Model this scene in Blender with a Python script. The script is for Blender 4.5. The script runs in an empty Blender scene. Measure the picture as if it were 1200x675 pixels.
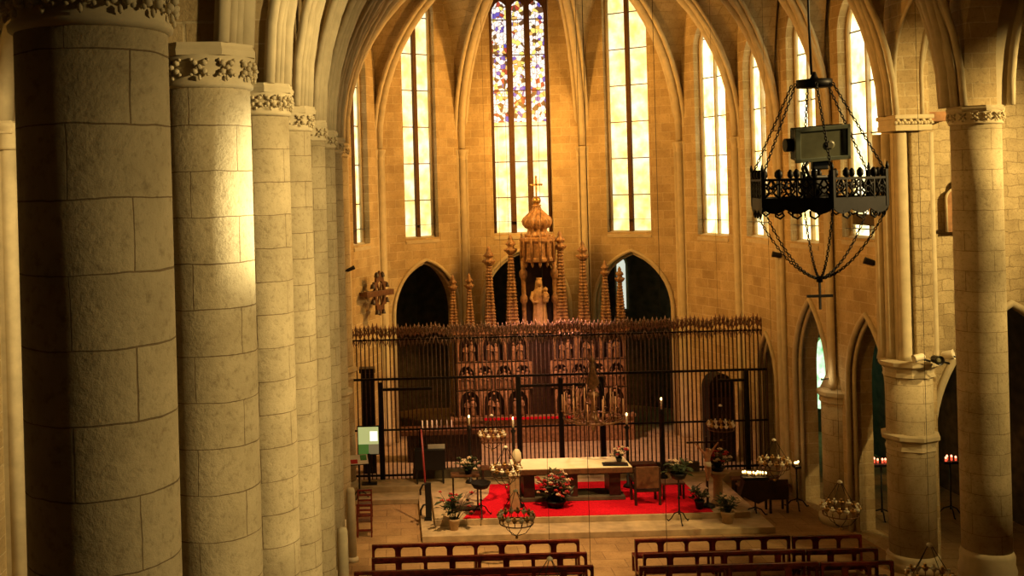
import bpy, bmesh, math, random
from mathutils import Vector, Matrix
PI = math.pi
sc = bpy.context.scene
C = sc.collection
RND = random.Random(7)

# ---------------------------------------------------------------- camera, world, exposure
CAMH = 10.0
cd = bpy.data.cameras.new('camera')
cam = bpy.data.objects.new('camera', cd); C.objects.link(cam)
cd.sensor_fit = 'HORIZONTAL'; cd.sensor_width = 36.0
cd.lens = 36.0 * 1250 / 1200
cd.shift_x = (600 - 459) / 1200.0
cd.shift_y = (219 - 337.5) / 1200.0
cd.clip_start = 0.05; cd.clip_end = 300
cam.matrix_world = Matrix.Translation((0, 0, CAMH)) @ Matrix.Rotation(PI / 2, 4, 'X') @ Matrix.Rotation(-0.027, 4, 'Z')
sc.camera = cam
vs = sc.view_settings
sc.display_settings.display_device = 'sRGB'
vs.view_transform = 'Standard'; vs.look = 'None'; vs.gamma = 1.0; vs.use_curve_mapping = False
vs.exposure = 0.0
w = bpy.data.worlds.new('night_air'); sc.world = w; w.use_nodes = True
w.node_tree.nodes['Background'].inputs[0].default_value = (1.0, 0.62, 0.26, 1)
w.node_tree.nodes['Background'].inputs[1].default_value = 0.012

def lamp(name, kind, loc, target, power, col, size=0.3, angle=60, blend=0.6):
    d = bpy.data.lights.new(name, kind)
    d.energy = power; d.color = col
    if kind == 'SPOT':
        d.spot_size = math.radians(angle); d.spot_blend = blend; d.shadow_soft_size = size
    elif kind == 'AREA':
        d.shape = 'DISK'; d.size = size
    else:
        d.shadow_soft_size = size
    o = bpy.data.objects.new(name, d); C.objects.link(o)
    o.location = loc
    if target is not None:
        o.rotation_euler = (Vector(target) - Vector(loc)).to_track_quat('-Z', 'Y').to_euler()
    return o

WARM = (1.0, 0.71, 0.28)
ORANGE = (1.0, 0.47, 0.09)
# floodlights of the nave (unseen, along the right arcade and mid-nave; the last is an added fill)
lamp('nave_floodlight', 'SPOT', (11.0, 4.5, 12.6), (-1.9, 13.3, 8.0), 7000, WARM, 0.3, 64, 0.9)
lamp('column_floodlight', 'SPOT', (3.6, 12.0, 9.9), (-1.42, 10.95, 9.95), 6200, (1.0, .84, .45), 0.25, 25, 1.0)
lamp('arcade_flood_fill', 'SPOT', (10.5, 14.0, 13.0), (-1.9, 19.5, 9.5), 8000, WARM, 0.3, 76, 0.9)
lamp('arcade_flood_fill', 'SPOT', (-1.0, 16.6, 13.2), (12.6, 29.0, 8.5), 1500, ORANGE, 0.3, 50, 0.9)  # added lamp by the left arcade, brightens the right column's nave side
# apse floodlights on the choir walls
lamp('choir_floodlight', 'SPOT', (11.2, 34.9, 13.6), (0.6, 40.4, 10.0), 6500, ORANGE, 0.9, 84, 0.8)
lamp('choir_floodlight', 'SPOT', (-0.7, 34.9, 13.6), (10.3, 40.0, 10.5), 5000, ORANGE, 0.9, 84, 0.8)
lamp('choir_floodlight', 'SPOT', (1.5, 27.5, 12.5), (12.5, 30.0, 11.0), 2000, (1.0, .42, .07), 0.15, 66, 0.9)
# vault above the apse
lamp('vault_floodlight', 'SPOT', (5.2, 33.5, 8.6), (5.2, 41.0, 18.0), 1800, ORANGE, 0.15, 100, 0.9)
# aisle floodlights
lamp('aisle_floodlight', 'SPOT', (18.6, 20.0, 13.0), (13.8, 26.4, 9.6), 6400, (1.0, .68, .23), 0.1, 60, 0.85)
lamp('aisle_floodlight', 'SPOT', (17.0, 20.6, 8.5), (13.4, 24.0, 4.6), 1100, (1.0, .68, .23), 0.1, 62, 0.8)
lamp('left_aisle_floodlight', 'SPOT', (-5.0, 15.0, 13.0), (-7.4, 20.6, 7.0), 1100, WARM, 0.3, 80, 0.7)
# light over the altar and the chancel floor
lamp('altar_floodlight', 'SPOT', (4.6, 25.0, 16.0), (3.6, 30.0, 0.3), 12500, (1.0, .60, .25), 0.2, 42, 0.9)
lamp('chancel_lamp', 'SPOT', (5.2, 35.9, 7.5), (5.2, 37.4, 0.5), 2000, (1.0, .45, .29), 0.2, 112, 0.9)
# added fill spot near the camera, to brighten the iron chandelier
lamp('chandelier_fill', 'SPOT', (6.0, 0.5, 12.0), (2.8, 7.0, 10.1), 65, (1.0, .9, .55), 0.1, 20, 0.8)

# ---------------------------------------------------------------- materials
def newmat(name):
    m = bpy.data.materials.new(name); m.use_nodes = True
    nt = m.node_tree; b = nt.nodes['Principled BSDF']
    return m, nt, b
def N(nt, t, **kw):
    n = nt.nodes.new(t)
    for k, v in kw.items(): setattr(n, k, v)
    return n
def simple(name, col, rough=0.6, metal=0.0, var=0.25, scale=6.0, bump=0.0, spec=0.5):
    m, nt, b = newmat(name)
    tc = N(nt, 'ShaderNodeTexCoord'); no = N(nt, 'ShaderNodeTexNoise')
    no.inputs['Scale'].default_value = scale; no.inputs['Detail'].default_value = 5
    nt.links.new(tc.outputs['Object'], no.inputs['Vector'])
    cr = N(nt, 'ShaderNodeValToRGB')
    cr.color_ramp.elements[0].position = .3; cr.color_ramp.elements[1].position = .7
    cr.color_ramp.elements[0].color = tuple(c * (1 - var) for c in col) + (1,)
    cr.color_ramp.elements[1].color = tuple(min(1, c * (1 + var)) for c in col) + (1,)
    nt.links.new(no.outputs['Fac'], cr.inputs['Fac']); nt.links.new(cr.outputs['Color'], b.inputs['Base Color'])
    b.inputs['Roughness'].default_value = rough; b.inputs['Metallic'].default_value = metal
    b.inputs['Specular IOR Level'].default_value = spec
    if bump:
        bp = N(nt, 'ShaderNodeBump'); bp.inputs['Strength'].default_value = bump; bp.inputs['Distance'].default_value = .02
        nt.links.new(no.outputs['Fac'], bp.inputs['Height']); nt.links.new(bp.outputs['Normal'], b.inputs['Normal'])
    return m
def emit(name, col, strength):
    m, nt, b = newmat(name)
    b.inputs['Base Color'].default_value = tuple(col) + (1,)
    b.inputs['Emission Color'].default_value = tuple(col) + (1,)
    b.inputs['Emission Strength'].default_value = strength
    return m
def masonry(name, c1, c2, mortar, bw, rh, rnd=False, radius=.55, msize=.012, wob=.02, rough_scale=1.0, pits=.25, planar=False):
    m, nt, b = newmat(name); L = nt.links.new
    tc = N(nt, 'ShaderNodeTexCoord'); sp = N(nt, 'ShaderNodeSeparateXYZ'); L(tc.outputs['Object'], sp.inputs[0])
    cb = N(nt, 'ShaderNodeCombineXYZ'); oi = N(nt, 'ShaderNodeObjectInfo')
    if rnd:
        at = N(nt, 'ShaderNodeMath', operation='ARCTAN2'); L(sp.outputs['Y'], at.inputs[0]); L(sp.outputs['X'], at.inputs[1])
        mu = N(nt, 'ShaderNodeMath', operation='MULTIPLY_ADD'); L(at.outputs[0], mu.inputs[0]); mu.inputs[1].default_value = radius
        mo = N(nt, 'ShaderNodeMath', operation='MULTIPLY'); L(oi.outputs['Random'], mo.inputs[0]); mo.inputs[1].default_value = 2.0
        L(mo.outputs[0], mu.inputs[2]); u = mu.outputs[0]
    else:
        ad = N(nt, 'ShaderNodeMath', operation='ADD'); L(sp.outputs['X'], ad.inputs[0]); L(sp.outputs['Y'], ad.inputs[1]); u = ad.outputs[0]
    L(u, cb.inputs[0])
    zo = N(nt, 'ShaderNodeMath', operation='MULTIPLY_ADD'); L(oi.outputs['Random'], zo.inputs[0]); zo.inputs[1].default_value = .4
    L(sp.outputs['Z'], zo.inputs[2]); L(zo.outputs[0], cb.inputs[1])
    src = tc.outputs['Object'] if planar else cb.outputs[0]
    n1 = N(nt, 'ShaderNodeTexNoise'); n1.inputs['Scale'].default_value = 3.0; n1.inputs['Detail'].default_value = 4
    L(tc.outputs['Object'], n1.inputs['Vector'])
    sub = N(nt, 'ShaderNodeVectorMath', operation='SUBTRACT'); L(n1.outputs['Color'], sub.inputs[0]); sub.inputs[1].default_value = (.5, .5, .5)
    scl = N(nt, 'ShaderNodeVectorMath', operation='SCALE'); L(sub.outputs[0], scl.inputs[0]); scl.inputs['Scale'].default_value = wob * 2
    av = N(nt, 'ShaderNodeVectorMath', operation='ADD'); L(src, av.inputs[0]); L(scl.outputs[0], av.inputs[1])
    br = N(nt, 'ShaderNodeTexBrick'); L(av.outputs[0], br.inputs['Vector'])
    br.inputs['Scale'].default_value = 1; br.inputs['Brick Width'].default_value = bw; br.inputs['Row Height'].default_value = rh
    br.inputs['Mortar Size'].default_value = msize; br.inputs['Mortar Smooth'].default_value = .3; br.inputs['Bias'].default_value = 0
    br.offset = .47; br.squash = 1.0
    mnoise = N(nt, 'ShaderNodeTexNoise'); mnoise.inputs['Scale'].default_value = 1.7; L(tc.outputs['Object'], mnoise.inputs['Vector'])
    mm = N(nt, 'ShaderNodeMath', operation='MULTIPLY'); L(mnoise.outputs['Fac'], mm.inputs[0]); mm.inputs[1].default_value = msize * 2; L(mm.outputs[0], br.inputs['Mortar Size'])
    br.inputs['Color1'].default_value = tuple(c1) + (1,); br.inputs['Color2'].default_value = tuple(c2) + (1,); br.inputs['Mortar'].default_value = tuple(mortar) + (1,)
    # weathering
    n2 = N(nt, 'ShaderNodeTexNoise'); n2.inputs['Scale'].default_value = 1.1 * rough_scale; n2.inputs['Detail'].default_value = 8; n2.inputs['Roughness'].default_value = .65
    L(tc.outputs['Object'], n2.inputs['Vector'])
    r2 = N(nt, 'ShaderNodeValToRGB'); r2.color_ramp.elements[0].position = .3; r2.color_ramp.elements[1].position = .65
    r2.color_ramp.elements[0].color = (.62, .58, .5, 1); r2.color_ramp.elements[1].color = (1.12, 1.1, 1.05, 1)
    L(n2.outputs['Fac'], r2.inputs['Fac'])
    mx = N(nt, 'ShaderNodeMix', data_type='RGBA', blend_type='MULTIPLY'); mx.inputs[0].default_value = .8
    L(br.outputs['Color'], mx.inputs[6]); L(r2.outputs['Color'], mx.inputs[7])
    n3 = N(nt, 'ShaderNodeTexNoise'); n3.inputs['Scale'].default_value = 14.0 * rough_scale; n3.inputs['Detail'].default_value = 6; n3.inputs['Roughness'].default_value = .7
    L(tc.outputs['Object'], n3.inputs['Vector'])
    r3 = N(nt, 'ShaderNodeValToRGB'); r3.color_ramp.elements[0].position = .3; r3.color_ramp.elements[1].position = .48
    r3.color_ramp.elements[0].color = (.35, .3, .25, 1); r3.color_ramp.elements[1].color = (1, 1, 1, 1)
    L(n3.outputs['Fac'], r3.inputs['Fac'])
    m2 = N(nt, 'ShaderNodeMix', data_type='RGBA', blend_type='MULTIPLY'); m2.inputs[0].default_value = pits * 2
    L(mx.outputs[2], m2.inputs[6]); L(r3.outputs['Color'], m2.inputs[7])
    L(m2.outputs[2], b.inputs['Base Color'])
    b.inputs['Roughness'].default_value = .9; b.inputs['Specular IOR Level'].default_value = .2
    inv = N(nt, 'ShaderNodeMath', operation='MULTIPLY_ADD'); L(br.outputs['Fac'], inv.inputs[0]); inv.inputs[1].default_value = -1.0; inv.inputs[2].default_value = 1.0
    hh = N(nt, 'ShaderNodeMath', operation='MULTIPLY_ADD'); L(n3.outputs['Fac'], hh.inputs[0]); hh.inputs[1].default_value = .8; L(inv.outputs[0], hh.inputs[2])
    bp = N(nt, 'ShaderNodeBump'); bp.inputs['Strength'].default_value = .55; bp.inputs['Distance'].default_value = .03
    L(hh.outputs[0], bp.inputs['Height']); L(bp.outputs['Normal'], b.inputs['Normal'])
    return m

M = {}
M['col'] = masonry('column_stone', (.56, .48, .33), (.5, .43, .3), (.24, .18, .11), 1.05, .45, True, .475, .006, .02)
M['wall'] = masonry('ashlar_wall', (.57, .45, .27), (.45, .34, .19), (.62, .52, .34), .72, .33, False, msize=.014, wob=.02)
M['rubble'] = masonry('rough_wall', (.56, .46, .29), (.45, .36, .22), (.38, .30, .18), .58, .3, False, msize=.014, wob=.09, rough_scale=1.6, pits=.4)
M['stone'] = simple('carved_stone', (.54, .46, .31), .85, 0, .12, 4, .25, .2)
M['web'] = masonry('vault_web', (.55, .45, .29), (.48, .39, .24), (.40, .32, .2), .6, .3, False, msize=.01, wob=.02)
M['dark_shade_stone'] = simple('dark_and_shaded_stone', (.09, .07, .045), .9, 0, .4, 3, .3, .2)  # dark plinth stone, also used where ambulatory shade is painted into the walls
M['floor'] = masonry('floor_slabs', (.44, .29, .14), (.36, .23, .11), (.24, .15, .08), .9, .6, False, msize=.010, wob=.01, planar=True)
M['step'] = simple('worn_step_stone', (.46, .35, .2), .6, 0, .25, 3, .2)
M['alab'] = simple('aged_alabaster', (.30, .165, .075), .5, 0, .5, 9, .4)
M['palealab'] = simple('pale_alabaster', (.46, .29, .14), .5, 0, .25, 9, .2)
M['iron'] = simple('wrought_iron', (.014, .011, .010), .5, .6, .4, 12)
M['irongrille'] = simple('grille_iron', (.085, .042, .03), .5, .2, .5, 15)
M['gilt'] = simple('tarnished_gilt', (.45, .28, .1), .35, .8, .4, 12)
M['wood'] = simple('dark_pew_wood', (.12, .015, .008), .2, 0, .45, 7, .1)
M['darkwood'] = simple('dark_oak', (.03, .014, .008), .4, 0, .45, 7, .1)
M['oak'] = simple('brown_oak', (.12, .05, .02), .5, 0, .35, 8, .2)
M['carpet'] = simple('red_carpet', (.62, .008, .022), .95, 0, .25, 30, .2, .1)
M['cloth'] = simple('cream_cloth', (.86, .78, .52), .85, 0, .06, 3)
M['white'] = simple('white_wax', (.85, .78, .62), .5, 0, .08, 6)
M['leaf'] = simple('dark_leaf', (.03, .05, .014), .5, 0, .5, 12)
M['redleaf'] = simple('red_petal', (.42, .02, .02), .6, 0, .4, 15)
M['paleflower'] = simple('pale_petal', (.75, .58, .4), .6, 0, .25, 15)
M['terra'] = simple('pale_terracotta', (.4, .27, .14), .8, 0, .2, 8)
M['black'] = simple('black_metal', (.012, .011, .012), .45, .3, .3, 10)
M['flesh'] = simple('painted_flesh', (.5, .24, .14), .5, 0, .2, 10)
M['redpole'] = simple('red_lacquer', (.28, .03, .03), .35, 0, .2, 10)
M['lampglass'] = simple('dusty_lamp_glass', (.15, .145, .085), .3, 0, .35, 5)
M['paper'] = simple('paper', (.8, .78, .7), .8, 0, .06, 4)
M['redprint'] = simple('red_print', (.45, .02, .02), .7, 0, .2, 6)
M['greenprint'] = simple('green_print', (.06, .3, .08), .7, 0, .2, 6)
M['lead'] = simple('window_lead', (.10, .045, .014), .8, 0, .2, 6)
M['rust'] = simple('reddish_stone', (.33, .17, .08), .9, 0, .3, 6, .3)
M['peachwax'] = simple('peach_wax', (.55, .30, .16), .5, 0, .1, 6)
M['finial'] = simple('worn_finial_iron', (.26, .15, .11), .4, .3, .6, 20)
M['oldgilt'] = simple('sooty_gilt', (.16, .075, .03), .4, .3, .4, 12)
M['redlight'] = emit('red_glass_flame', (1.0, .36, .2), 3.5)
M['dawn'] = emit('pale_daylight_glass', (.85, .9, .75), .8)
M['flame'] = emit('candle_flame', (1.0, .62, .22), 9)
M['redflame'] = emit('red_votive_glow', (1.0, .10, .04), 1.6)
M['bulb'] = emit('small_bulb', (1.0, .8, .45), 12)
M['greenglow'] = None

def glass(name, kind):
    m, nt, b = newmat(name); L = nt.links.new
    tc = N(nt, 'ShaderNodeTexCoord')
    no = N(nt, 'ShaderNodeTexNoise'); no.inputs['Scale'].default_value = 2.2 if kind != 'green' else 2.0; no.inputs['Detail'].default_value = 4
    L(tc.outputs['Object'], no.inputs['Vector'])
    r = N(nt, 'ShaderNodeValToRGB'); e = r.color_ramp.elements
    if kind == 'green':
        e[0].position = .3; e[0].color = (.03, .42, .12, 1); e[1].position = .62; e[1].color = (.8, 1.0, .7, 1)
    else:
        e[0].position = .3; e[0].color = (1.0, .62, .14, 1); e[1].position = .45; e[1].color = (1.0, .80, .30, 1)
        e2 = r.color_ramp.elements.new(.68); e2.color = (1.0, .93, .64, 1)
    L(no.outputs['Fac'], r.inputs['Fac'])
    out = r.outputs['Color']
    if kind == 'stained':
        vo = N(nt, 'ShaderNodeTexVoronoi'); vo.inputs['Scale'].default_value = 6.5; vo.inputs['Randomness'].default_value = 1
        L(tc.outputs['Object'], vo.inputs['Vector'])
        sv = N(nt, 'ShaderNodeSeparateColor'); L(vo.outputs['Color'], sv.inputs[0])
        cr = N(nt, 'ShaderNodeValToRGB'); cr.color_ramp.interpolation = 'CONSTANT'
        cols = [(0, (1, .93, .9)), (.3, (1, .95, .88)), (.37, (.03, .06, .5)), (.46, (1, .85, .2)), (.56, (.4, .02, .03)), (.61, (1, .97, .92)), (.74, (.03, .02, .02)), (.86, (.9, .5, .12)), (.92, (1, .92, .7))]
        for i, (p, c) in enumerate(cols):
            el = cr.color_ramp.elements[i] if i < 2 else cr.color_ramp.elements.new(p)
            el.position = p; el.color = c + (1,)
        L(sv.outputs[0], cr.inputs['Fac'])
        v2 = N(nt, 'ShaderNodeTexVoronoi', feature='DISTANCE_TO_EDGE'); v2.inputs['Scale'].default_value = 6.5
        L(tc.outputs['Object'], v2.inputs['Vector'])
        gt = N(nt, 'ShaderNodeMath', operation='GREATER_THAN'); L(v2.outputs['Distance'], gt.inputs[0]); gt.inputs[1].default_value = .035
        mx = N(nt, 'ShaderNodeMix', data_type='RGBA', blend_type='MULTIPLY'); mx.inputs[0].default_value = 1
        L(cr.outputs['Color'], mx.inputs[6]); L(gt.outputs[0], mx.inputs[7])
        out = mx.outputs[2]
    L(out, b.inputs['Emission Color']); b.inputs['Emission Strength'].default_value = {'stained': 1.15, 'green': 1.5, 'plain': 1.35, 'bright': 2.5}[kind]
    b.inputs['Base Color'].default_value = (.3, .25, .12, 1); b.inputs['Roughness'].default_value = .3
    return m
M['pane'] = glass('lit_pale_glass', 'plain'); M['panebright'] = glass('lit_golden_glass', 'bright')
M['stained'] = glass('stained_glass', 'stained'); M['greenpane'] = glass('lit_green_glass', 'green')

# ---------------------------------------------------------------- mesh helpers
class MB:
    def __init__(s): s.v = []; s.f = []; s.sm = []
    def add(s, vs, fs, smooth=False):
        o = len(s.v); s.v += [tuple(p) for p in vs]
        for f in fs: s.f.append([i + o for i in f]); s.sm.append(smooth)
        return s
    def box(s, x0, x1, y0, y1, z0, z1, bev=0.0):
        if bev <= 0:
            vs = [(x, y, z) for z in (z0, z1) for y in (y0, y1) for x in (x0, x1)]
            return s.add(vs, [(0, 2, 3, 1), (4, 5, 7, 6), (0, 1, 5, 4), (2, 6, 7, 3), (0, 4, 6, 2), (1, 3, 7, 5)])
        bm = bmesh.new(); bmesh.ops.create_cube(bm, size=1)
        for v in bm.verts: v.co = Vector(((x0 + x1) / 2 + v.co.x * (x1 - x0), (y0 + y1) / 2 + v.co.y * (y1 - y0), (z0 + z1) / 2 + v.co.z * (z1 - z0)))
        bmesh.ops.bevel(bm, geom=bm.edges[:], offset=bev, segments=2, affect='EDGES', profile=.6)
        return s.frombm(bm)
    def frombm(s, bm, smooth=False):
        bm.verts.index_update(); s.add([v.co for v in bm.verts], [[v.index for v in f.verts] for f in bm.faces], smooth); bm.free(); return s
    def lathe(s, prof, seg=24, cx=0, cy=0, caps=True, sx=1, sy=1, flute=0, fn=0, smooth=True, ang0=0):
        vs = []; n = len(prof)
        for (r, z) in prof:
            for k in range(seg):
                a = ang0 + 2 * PI * k / seg
                rr = r * (1 + flute * math.cos(fn * a)) if fn else r
                vs.append((cx + sx * rr * math.cos(a), cy + sy * rr * math.sin(a), z))
        fs = []
        for i in range(n - 1):
            for k in range(seg):
                k2 = (k + 1) % seg
                fs.append((i * seg + k, i * seg + k2, (i + 1) * seg + k2, (i + 1) * seg + k))
        s.add(vs, fs, smooth)
        if caps:
            o = len(s.v) - len(vs)
            s.f.append([o + k for k in range(seg)][::-1]); s.sm.append(False)
            s.f.append([o + (n - 1) * seg + k for k in range(seg)]); s.sm.append(False)
        return s
    def tube(s, pts, r, seg=8, closed=False, smooth=True):
        pts = [Vector(p) for p in pts]; n = len(pts)
        rs = r if isinstance(r, (list, tuple)) else [r] * n
        vs = []; up = None
        for i, p in enumerate(pts):
            if closed: t = pts[(i + 1) % n] - pts[i - 1]
            else: t = pts[min(i + 1, n - 1)] - pts[max(i - 1, 0)]
            if t.length < 1e-9: t = Vector((0, 0, 1))
            t.normalize()
            if up is None:
                up = Vector((0, 0, 1)) if abs(t.z) < .9 else Vector((1, 0, 0))
            a = t.cross(up)
            if a.length < 1e-6: a = t.orthogonal()
            a.normalize(); b = a.cross(t).normalized(); up = b
            for k in range(seg):
                q = 2 * PI * k / seg
                vs.append(p + a * (rs[i] * math.cos(q)) + b * (rs[i] * math.sin(q)))
        fs = []
        for i in range(n if closed else n - 1):
            j = (i + 1) % n
            for k in range(seg):
                k2 = (k + 1) % seg
                fs.append((i * seg + k, i * seg + k2, j * seg + k2, j * seg + k))
        s.add(vs, fs, smooth)
        if not closed:
            o = len(s.v) - len(vs)
            s.f.append([o + k for k in range(seg)][::-1]); s.sm.append(False)
            s.f.append([o + (n - 1) * seg + k for k in range(seg)]); s.sm.append(False)
        return s
    def bar(s, a, b, r, seg=6): return s.tube([a, b], r, seg)
    def ball(s, c, r, sub=2, sc3=(1, 1, 1)):
        bm = bmesh.new(); bmesh.ops.create_icosphere(bm, subdivisions=sub, radius=1)
        for v in bm.verts: v.co = Vector((c[0] + v.co.x * r * sc3[0], c[1] + v.co.y * r * sc3[1], c[2] + v.co.z * r * sc3[2]))
        return s.frombm(bm, True)
    def prism(s, outline, holes, y0, y1):
        """polygon in x-z with holes, extruded from y0 to y1"""
        bm = bmesh.new(); loops = []
        edges = []
        for lp in [outline] + holes:
            vs = [bm.verts.new((x, y0, z)) for x, z in lp]
            es = [bm.edges.new((vs[i], vs[(i + 1) % len(vs)])) for i in range(len(vs))]
            edges += es
        r = bmesh.ops.triangle_fill(bm, use_beauty=True, use_dissolve=False, edges=edges, normal=(0, -1, 0))
        fs = [f for f in r['geom'] if isinstance(f, bmesh.types.BMFace)]
        ex = bmesh.ops.extrude_face_region(bm, geom=fs)
        bmesh.ops.translate(bm, vec=(0, y1 - y0, 0), verts=[g for g in ex['geom'] if isinstance(g, bmesh.types.BMVert)])
        # extrude_face_region drops the originals' caps only when use_keep_orig is off: keep both sides
        bmesh.ops.recalc_face_normals(bm, faces=bm.faces[:])
        return s.frombm(bm)
    def xf(s, mat, start=0):
        for i in range(start, len(s.v)): s.v[i] = tuple(mat @ Vector(s.v[i]))
        return s
    def build(s, name, mat, parent=None, loc=None, rotz=0):
        me = bpy.data.meshes.new(name); me.from_pydata(s.v, [], s.f); me.materials.append(mat)
        for p, q in zip(me.polygons, s.sm): p.use_smooth = q
        me.update()
        o = bpy.data.objects.new(name, me); C.objects.link(o)
        if parent: o.parent = parent
        if loc is not None: o.location = loc
        if rotz: o.rotation_euler = (0, 0, rotz)
        return o

def tag(o, label, cat, group=None, kind=None):
    o['label'] = label; o['category'] = cat
    if group: o['group'] = group
    if kind: o['kind'] = kind
    return o
def thing(name, label, cat, loc=(0, 0, 0), rotz=0, group=None):
    o = bpy.data.objects.new(name, None); C.objects.link(o)
    o.location = loc; o.rotation_euler = (0, 0, rotz); o.empty_display_size = .2
    return tag(o, label, cat, group)
def struct(o): o['kind'] = 'structure'; return o
def copy_tree(o, parent=None):
    c = o.copy(); C.objects.link(c)
    if parent: c.parent = parent
    for ch in list(o.children): copy_tree(ch, c)
    return c
def arch_pts(cx, half, z0, zs, rise, n=10):
    """pointed opening: bottom z0, springing zs; returns closed outline"""
    R = (half * half + rise * rise) / (2 * half)
    out = [(cx - half, z0), (cx - half, zs)]
    a1 = math.asin(min(1, rise / R))
    if R < half: a1 = PI - a1
    for i in range(1, n + 1):
        a = a1 * i / n
        out.append((cx - half + R - R * math.cos(a), zs + R * math.sin(a)))
    for i in range(n - 1, -1, -1):
        a = a1 * i / n
        out.append((cx + half - R + R * math.cos(a), zs + R * math.sin(a)))
    out.append((cx + half, z0))
    return out

# ---------------------------------------------------------------- floor, platform, carpet
AX = 5.3
b = MB(); b.box(-13, 24, -3, 52, -.2, 0); struct(b.build('floor', M['floor']))
b = MB()
b.box(0.59, 10.5, 29.92, 35, 0, .17, .012)
b.box(-1.6, 0.62, 33.6, 35, 0, .15, .012)
struct(b.build('trim_1', M['step']))
b = MB()
b.box(0.99, 10.1, 30.8, 35.0, .17, .34, .012)
b.box(-1.6, 1.0, 34.4, 35.0, .15, .34, .012)
b.box(-1.5, 12.3, 35.0, 42.0, 0, .34)
struct(b.build('trim_2', M['step']))
b = MB(); b.add([(x, y, z) for z in (.34, .355) for x, y in ((1.8, 30.86), (9.05, 30.86), (9.05, 34.3), (2.9, 34.3), (2.75, 33.2))], [(4, 3, 2, 1, 0), (5, 6, 7, 8, 9)] + [(i, (i + 1) % 5, (i + 1) % 5 + 5, i + 5) for i in range(5)])
tag(b.build('carpet', M['carpet']), 'bright red carpet laid over the altar platform', 'carpet')

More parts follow.
